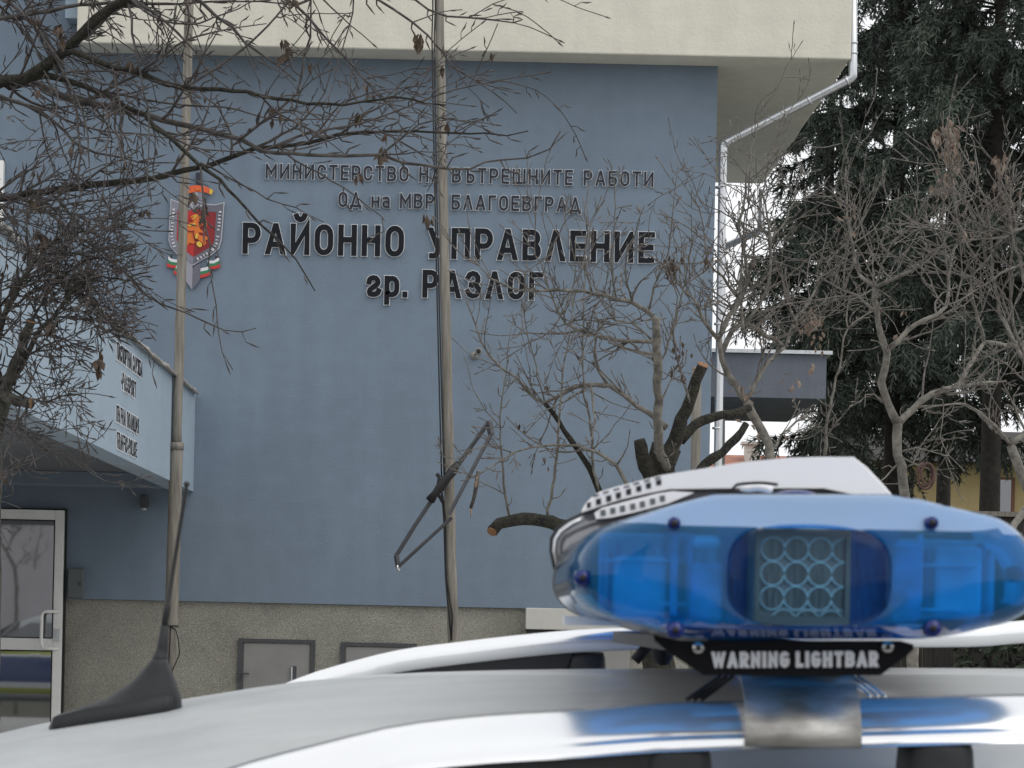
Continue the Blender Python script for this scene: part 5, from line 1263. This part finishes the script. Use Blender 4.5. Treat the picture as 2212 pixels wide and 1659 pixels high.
# ---------------------------------------------------------------- lightbar
def SH(Y): return .058 * max(0, Y - 1.765)      # the bar sits slightly askew on the rails
lb = thing('lightbar', 'blue and white emergency lightbar bolted across the silver roof rails', 'lightbar', (at(1720, 1375, 1.52).x, 2.05, at(1720, 1380, 1.52).z))
SIL = [(1222,1250),(1228,1213),(1246,1175),(1275,1148),(1330,1128),(1410,1103),(1500,1081),(1530,1075),(1700,1074),(1900,1074),(1945,1083),(2040,1107),(2135,1128),(2175,1155),(2203,1190),(2219,1240),(2216,1285),(2196,1322),(2150,1345),(2080,1361),(2015,1374),(1960,1379),(1700,1379),(1470,1377),(1420,1366),(1366,1349),(1300,1336),(1254,1312),(1230,1284)]
def dense(pl, n=120):
    P = [Vector(p) for p in pl]; L_ = [0]
    for i in range(len(P)): L_.append(L_[-1] + (P[(i+1) % len(P)] - P[i]).length)
    out = []
    for k in range(n):
        s_ = L_[-1]*k/n
        for i in range(len(P)):
            if s_ <= L_[i+1]:
                out.append(P[i].lerp(P[(i+1) % len(P)], (s_ - L_[i])/(L_[i+1]-L_[i]))); break
    for _ in range(1): out = [(out[i-1] + out[i]*4 + out[(i+1) % n])/6 for i in range(n)]
    return out
SD = dense(SIL); YS = 1.545
SW = [at(p.x, p.y, YS) for p in SD]; CXX = at(1720, 1235, YS)
ZS0, ZS1 = at(1720, 1138, 1.468).z, at(1720, 1072, 1.4935).z
def lring(Y, fx, ft, fb):
    """silhouette pulled in: fx sideways, ft at the top, fb at the bottom"""
    return [Vector((CXX.x + (p.x - CXX.x)*fx, Y, min(CXX.z + (p.z - CXX.z)*(1 if p.z > CXX.z else fb), lerp(ZS0, ZS1, ft)))) for p in SW]
LR = [(1.466, .60, -.08, .795), (1.4672, .70, -.03, .80), (1.4688, .78, .02, .825), (1.473, .85, .18, .875), (1.4785, .905, .39, .945), (1.483, .935, .57, .992), (1.488, .955, .77, 1.0), (1.4935, .970, 1.0, 1.0), (1.505, .985, 1.2, 1.0), (1.525, .996, 1.5, 1.0), (1.546, 1, 2, 1)]
dc = at(1748, 1245, 1.466); da = mpx(178, 1.466); db = mpx(113, 1.466)
def dome_pt(a, f_, y): return Vector((dc.x + da*f_*math.copysign(abs(math.cos(a))**.82, math.cos(a)), y, dc.z + db*f_*math.copysign(abs(math.sin(a))**.55, math.sin(a))))
r0_ = lring(*LR[0]); hole = []
for p in r0_: hole.append(dome_pt(math.atan2((p.z - dc.z)/db, (p.x - dc.x)/da), 1.0, 1.4664))
rg_ = [hole] + [lring(*q) for q in LR] + [lring(1.58, 1, 3, 1), lring(1.66, 1, 3, 1), lring(1.738, 1, 3, 1)]
tmp = MB(); tmp.loft(rg_, True, False, False); N_ = len(SW)
mb_ = MB(); mb_.v = list(tmp.v); m, mt_, ml_ = MB(), MB(), MB(); m.v = list(tmp.v); mt_.v = list(tmp.v); ml_.v = list(tmp.v); ZL = at(1720, 1352, 1.468).z
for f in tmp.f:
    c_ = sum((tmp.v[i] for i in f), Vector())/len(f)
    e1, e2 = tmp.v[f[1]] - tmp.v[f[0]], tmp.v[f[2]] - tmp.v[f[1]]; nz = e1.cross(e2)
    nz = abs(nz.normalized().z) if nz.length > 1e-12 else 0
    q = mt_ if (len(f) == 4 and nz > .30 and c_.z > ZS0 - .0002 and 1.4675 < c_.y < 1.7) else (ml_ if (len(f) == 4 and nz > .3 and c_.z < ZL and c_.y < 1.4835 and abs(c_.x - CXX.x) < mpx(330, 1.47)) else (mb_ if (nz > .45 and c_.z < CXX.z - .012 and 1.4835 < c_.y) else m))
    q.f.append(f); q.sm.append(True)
ln = m.build('lens', M['lens'], lb); lt_ = mt_.build('lens_shoulder', M['lens_sky_sheen'], ln); ml_.build('lens_lip', M['lens_lip'], ln); mb_.build('lens_glow_base', M['lens_glow_base'], ln)
m = MB(); m.loft([[Vector((p.x, 1.738 + k, p.z)) for p in lring(1.738, f_, 3, f_)] for k, f_ in ((.0005, 1.0), (.02, 1.005))], True, False, True, False); m.build('lens_seal', M['black_plastic'], lb)
# screws in moulded bosses
for u, v, Y in ((1455,1131,1.4705), (2010,1130,1.4705), (1458,1361,1.472), (2012,1357,1.472), (1258,1249,1.487), (2190,1240,1.487)):
    p = at(u, v, Y); mb = MB(); mb.tube([p + Vector((0, -.006, 0)), p + Vector((0, .010, 0))], .0048 if u not in (1455, 2010) else .0036, 16)
    s_ = mb.build('lens_screw', M['lens_screw'], ln)
    mb = MB(); mb.tube([p + Vector((0, -.0072, 0)), p + Vector((0, -.0062, 0))], .0021, 6); mb.build('screw_socket', M['dark'], s_)
# optical dome over the end module
m = MB(); rings = []
for f_, yy in ((1.0, .0015), (.985, -.003), (.95, -.0055), (.80, -.0085), (.55, -.0105), (.25, -.0112)):
    rings.append([Vector((dc.x + da*f_*math.copysign(abs(math.cos(a))**.82, math.cos(a)), 1.466 + yy, dc.z + db*f_*math.copysign(abs(math.sin(a))**.55, math.sin(a)))) for a in [2*math.pi*k/56 for k in range(56)]])
m.loft(rings, True, False, True); m.build('optic_dome', M['lens_dome'], lb)
# end light module
mo = at(1734, 1247, 1.478)
ew, eh = mpx(92, 1.478), mpx(92, 1.478)
m = MB(); m.box((mo.x - ew - .003, 1.482, mo.z - eh - .003), (mo.x + ew + .003, 1.520, mo.z + eh + .003)); md = m.build('led_module', M['led_board'], lb)
cell = 2*ew/3.55; r_ = cell*.47
def clampv(mb):
    for v in mb.v: v.x = min(v.x, mo.x + ew - .0004); v.z = max(v.z, mo.z - eh + .0022)
def led(cx, cz, cut=None):
    mb = MB(); mb.tube([(cx, 1.4795, cz), (cx, 1.4812, cz)], r_, 22, True, False); clampv(mb); l_ = mb.build('led', M['led_dark'], md)
    mb = MB(); rr2 = [[Vector((cx + q*math.cos(a), yy, cz + q*math.sin(a))) for q, yy in ((r_*1.0, 1.4788), (r_*1.10, 1.4788), (r_*1.10, 1.4812), (r_*1.0, 1.4812))] for a in [2*math.pi*k/22 for k in range(23)]]
    mb.loft(rr2, True, False, False); clampv(mb); mb.build('led_bezel', M['led_rim'], l_)
for j in range(3):
    for i in range(4):
        if i == 3: 
            pass
        led(mo.x - ew + cell*(.52 + i*.99), mo.z + eh - cell*(.62 + j*1.02))
for i in range(3): led(mo.x - ew + cell*(1.02 + i*.99), mo.z + eh - cell*(.62 + 3*1.0))
m = MB()
for a, b in (((mo.x - ew - .0028, mo.z - eh - .003), (mo.x - ew, mo.z + eh + .003)), ((mo.x + ew, mo.z - eh - .003), (mo.x + ew + .0028, mo.z + eh + .003)), ((mo.x - ew, mo.z + eh + .0005), (mo.x + ew, mo.z + eh + .003)), ((mo.x - ew, mo.z - eh - .003), (mo.x + ew, mo.z - eh + .002))):
    m.box((a[0], 1.4772, a[1]), (b[0], 1.4795, b[1]))
m.build('module_frame', M['cabinet'], md)
# inside of the bar
zb_ = at(1720, 1362, 1.53).z; zt_ = at(1720, 1095, 1.53).z
m = MB(); m.box((at(1270,1,1.55).x, 1.70, zb_), (at(2170,1,1.55).x, 1.735, zb_ + .006)); m.build('inner_tray', M['inner_white'], lb)
for (u0, u1, v0, v1, Y, k_) in ((1495,1560,1215,1345,1.50,'inner_blue'), (1930,1990,1170,1345,1.50,'inner_blue'), (1330,1440,1200,1340,1.53,'inner_white'), (1440,1500,1150,1340,1.56,'inner_blue'), (2020,2120,1180,1335,1.53,'inner_white'), (1496,1558,1160,1185,1.505,'inner_white'), (1300,2130,1150,1340,1.62,'inner_white'), (1570,1900,1110,1128,1.53,'inner_blue'), (1560,1940,1120,1362,1.524,'inner_deep')):
    a = at(u0, v0, Y); b = at(u1, v1, Y); mb = MB(); mb.box((a.x, Y, b.z), (b.x, Y + .03, a.z)); mb.build('reflector_block', M[k_], lb, bevel=.003)
rg = random.Random(4)
for u in list(range(1300, 1560, 17)) + list(range(1950, 2150, 17)):       # moulded ribs and stepped reflectors
    v0, v1 = rg.uniform(1150, 1220), rg.uniform(1300, 1345); Y = rg.uniform(1.50, 1.56) + max(0, abs(u - 1720) - 250)*.00022
    a = at(u, v0, Y); b = at(u + rg.uniform(3, 10), v1, Y); mb = MB(); mb.box((a.x, Y, b.z), (b.x, Y + rg.uniform(.004, .02), a.z)); mb.build('lens_rib', M[rg.choice(('inner_white', 'inner_blue', 'inner_deep', 'inner_blue'))], lb, bevel=.0006)
for u0, u1, v in ((1300,1560,1205), (1440,1565,1300), (1930,2130,1215), (1940,2090,1312)):
    a = at(u0, v, 1.50); b = at(u1, v + 9, 1.50); mb = MB(); mb.box((a.x, 1.525, b.z), (b.x, 1.56, a.z)); mb.build('lens_rib', M['inner_white'], lb, bevel=.0006)
# taller white middle section
def P2(u, v, Y): return at(u, v, Y)
def ext(pl, Y0, Y1, name, mt, n=90, sm=1, bev=.006, cap=True):
    mb = MB(); D = dense(pl, n); c_ = Vector((sum(p.x for p in D)/n, sum(p.y for p in D)/n)); B = [at(p.x, p.y, Y0) for p in D]; cc = at(c_.x, c_.y, Y0)
    rg_ = [[Vector((cc.x + (p.x - cc.x)*f_ + SH(Y), Y, cc.z + (p.z - cc.z)*f_)) for p in B] for Y, f_ in ((Y0, .985), (Y0 + bev*.3, .993), (Y0 + bev, 1), (Y1 - bev, 1), (Y1, .985))]
    mb.loft(rg_); return mb.build(name, mt, lb)
low = [(1192,1165),(1205,1140),(1240,1118),(1300,1098),(1440,1062),(1530,1060),(1780,1060),(1850,1074),(1990,1092),(2080,1120),(2170,1160),(2205,1230),(2205,1290),(2150,1340),(1980,1370),(1480,1370),(1300,1330),(1225,1290),(1203,1235)]
ext(low, 1.765, 2.34, 'lower_housing', M['grey_lens'])
cov = [(1256,1108),(1257,1100),(1266,1086),(1280,1072),(1297,1061),(1330,1051),(1362,1043),(1427,1026),(1522,1011),(1610,997),(1708,988),(1775,986),(1846,986),(1875,1008),(1910,1045),(1950,1092),(1840,1070),(1780,1055),(1575,1055),(1447,1057),(1360,1080)]
def cover(Y0, Y1):
    mb = MB(); B = [at(u, v, Y0) for u, v in cov]
    for i in range(len(B)): pass
    n = len(B); rg_ = []
    cc = sum(B, Vector())/n
    for Y, f_ in ((Y0, .982), (Y0 + .002, .993), (Y0 + .006, 1), (Y1 - .006, 1), (Y1, .985)):
        rg_.append([Vector((cc.x + (p.x - cc.x)*f_ + SH(Y), Y, cc.z + (p.z - cc.z)*f_)) for p in B])
    mb.loft(rg_, smooth=False); return mb.build('top_cover', M['housing'], lb)
tc_ = cover(1.762, 2.345)
m = MB()   # seam and rubber edge
m.tube([at(u, v, 1.760) for u, v in ((1209,1254),(1197,1225),(1190,1190),(1191,1163),(1203,1142),(1226,1125),(1258,1110),(1340,1083),(1400,1069),(1447,1060),(1575,1058),(1665,1058),(1780,1058),(1846,1072),(1900,1084))], .0011, 8)
m.build('seam', M['rubber'], lb)
m = MB(); m.tube([at(u, v, 1.765) for u, v in ((1211,1254),(1203,1225),(1197,1195),(1200,1166),(1212,1148),(1236,1131),(1262,1118))], .0012, 8); m.build('trim', M['rail'], lb)
vents = [(1272,1091),(1293,1084),(1315,1077),(1336,1070),(1358,1062.5),(1380,1056),(1401,1049.5),(1423,1042.5)]
for i, (u, v) in enumerate(vents):
    w_ = 4.5 if i == 0 else 5.8; h_ = 6.5 if i == 0 else 7.6 - i*.15
    mb = MB(); pl = [(u - w_, v - h_ + 2), (u + w_ - .5, v - h_ - 1), (u + w_, v + h_ - 2), (u - w_ + .8, v + h_)]; mb.prism([at(a, b, 1.7614) for a, b in pl], (0, .004, 0)); mb.build('vent_or_reflection', M['dark'], tc_)
for u, v in [(1288,1070),(1309,1063),(1332,1056.5),(1354,1050.5),(1375,1044),(1398,1038),(1421,1032)]:   # second row on the rounded top edge
    mb = MB(); pl = [(u - 6, v - .2), (u + 6.5, v - 3), (u + 5.5, v + .6), (u - 6.5, v + 3.4)]; mb.prism([at(a, b, 1.7612) for a, b in pl], (0, .004, 0)); mb.build('vent_or_reflection', M['dkgrey'], tc_)
# mirror image of the cover vents, modelled as a pale strip with marks
strip = [(1284,1108),(1300,1097),(1360,1081),(1420,1066),(1452,1061),(1500,1064),(1442,1088),(1370,1107),(1320,1118),(1288,1121)]
mb = MB(); mb.prism([at(u, v, 1.758) for u, v in strip], (0, .006, 0)); stp = mb.build('vent_reflection', M['housing'], lb)
for u, v in [(1303,1108),(1324,1103.5),(1345,1099),(1367,1094.5),(1388,1089.5),(1410,1083.5),(1431,1077)]:
    mb = MB(); mb.prism([at(a, b, 1.7572) for a, b in ((u - 6, v - 6), (u + 5, v - 7.5), (u + 6, v + 5), (u - 5, v + 7))], (0, .0012, 0)); mb.build('vent_or_reflection', M['cabinet'], stp)  # reflected vents drawn as flat grey pieces
# cap and cable loop on top of the lens end
m = MB(); c = at(1716, 1071, 1.60); m.sphere(c, mpx(46, 1.60), .03, mpx(12, 1.6), 24, 12); m.build('cable_cap', M['lens_screw'], lb)
m = MB(); m.tube(resample([at(1672,1069,1.70), at(1610,1066,1.70), at(1582,1056,1.70), at(1592,1047,1.70), at(1640,1043,1.70), at(1680,1047,1.70)], .004), .0011, 7); m.build('cable_loop', M['rubber'], lb)
m = MB(); m.tube(resample([at(1600,1057,1.71), at(1640,1052,1.71), at(1668,1060,1.71)], .004), .003, 7); m.build('cable_clip', M['housing'], lb)
# far lens
m = MB(); FY = 2.61
m.loft([[Vector((p.x + SH(2.362), 2.362, p.z)) for p in lring(1.6, 1, 3, 1)], [Vector((p.x + SH(2.55), 2.55, p.z)) for p in lring(1.6, 1, 3, 1)], [Vector((p.x + SH(2.6), 2.60, p.z)) for p in lring(1.6, .94, .8, .95)], [Vector((p.x + SH(2.63), 2.63, p.z)) for p in lring(1.6, .7, .0, .85)]], True, True, True); m.build('lens', M['lens'], lb)
# base beam, sign plate and mounting feet
zb1 = at(1700, 1384, 1.5).z
m = MB(); m.box((at(1580,1,1.55).x, 1.61, zb1 - .012), (at(1860,1,1.55).x, 2.60, zb1 - .0012)); m.build('base_beam', M['black_plastic'], lb)
sg = [(1412,1371),(1470,1384),(1700,1384),(1945,1384),(1973,1392),(1974,1402),(1960,1415),(1902,1459),(1520,1459),(1448,1412),(1414,1384)]
m = MB(); m.prism([at(u, v, 1.4895) for u, v in sg], (0, .003, 0)); sgn_ = m.build('sign_plate', M['sign_black'], lb)
o = at(1537, 1443, 1.489); q = at(1897, 1441, 1.489)
H_ = mpx(35, 1.489); Rv = (q - o).normalized()
lettering('sign_lettering', 'WARNING LIGHTBAR', o, Rv, Rv.cross(Vector((0, -1, 0))) * -1 if False else Vector((-Rv.z, 0, Rv.x)), NF, H_, H_*.25, (q - o).length, M['sign_text'], None, None, None, thick=.0008, grow=0, stand=.0009, space=.16, parent=sgn_)
for u, v in ((1508,1399),(1917,1397)):
    p = at(u, v, 1.4875); mb = MB(); mb.tube([p + Vector((0, -.002, 0)), p + Vector((0, .002, 0))], .0034, 20); s_ = mb.build('sign_screw', M['steel'], sgn_)
    mb = MB(); mb.tube([p + Vector((0, -.0026, 0)), p + Vector((0, -.0021, 0))], .0017, 6); mb.build('screw_socket', M['dark'], s_)
# stainless clamp over the near rail
yr = 1.5365; m = MB(); prof = [(1.60, -.0285), (1.555, -.0300), (1.535, -.0345), (1.522, -.0425), (1.5135, -.0545), (1.5105, -.0625), (1.5095, -.0705)]
x0, x1 = at(1607,1540,1.52).x, at(1857,1540,1.52).x
ru = lambda z: EYE + z
pin = [(y, ru(z)) for y, z in prof]; 
m.loft([[Vector((x, y, z)) for y, z in pin] + [Vector((x, y + .0012, z - .0018)) for y, z in reversed(pin)] for x in (x0, x1)], True, True, True, True)
cla = m.build('clamp', M['rust_steel'], lb)
m = MB(); m.box((x0 + .004, 1.555, ru(-.028)), (x1 - .004, 1.62, zb1 - .0121)); m.build('clamp_block', M['black_plastic'], lb)
for s_, pts in ((-1, [(1556,1462),(1484,1511)]), (1, [(1826,1462),(1880,1506)])):
    for k in range(3):
        mb = MB(); mb.tube([at(pts[0][0] + k*14, pts[0][1], 1.60 + .006*k), at(pts[1][0] + k*16, pts[1][1], 1.575 + .006*k)], .0014, 8); mb.build('brace', M['rubber'] if s_ < 0 else M['rail'], lb)
# far mounting foot
c = at(1433, 1404, 2.58); m = MB(); m.sphere(c, .011, .014, .0165, 14, 10); m.tube([c + Vector((.004, 0, .01)), Vector((c.x + .03, 2.58, zb1 - .005))], .006, 8); m.build('far_foot', M['rubber'], lb)
m = MB(); m.tube([at(1412,1380,2.55), at(1371,1428,2.55)], .0055, 8); m.build('far_brace', M['rubber'], lb)
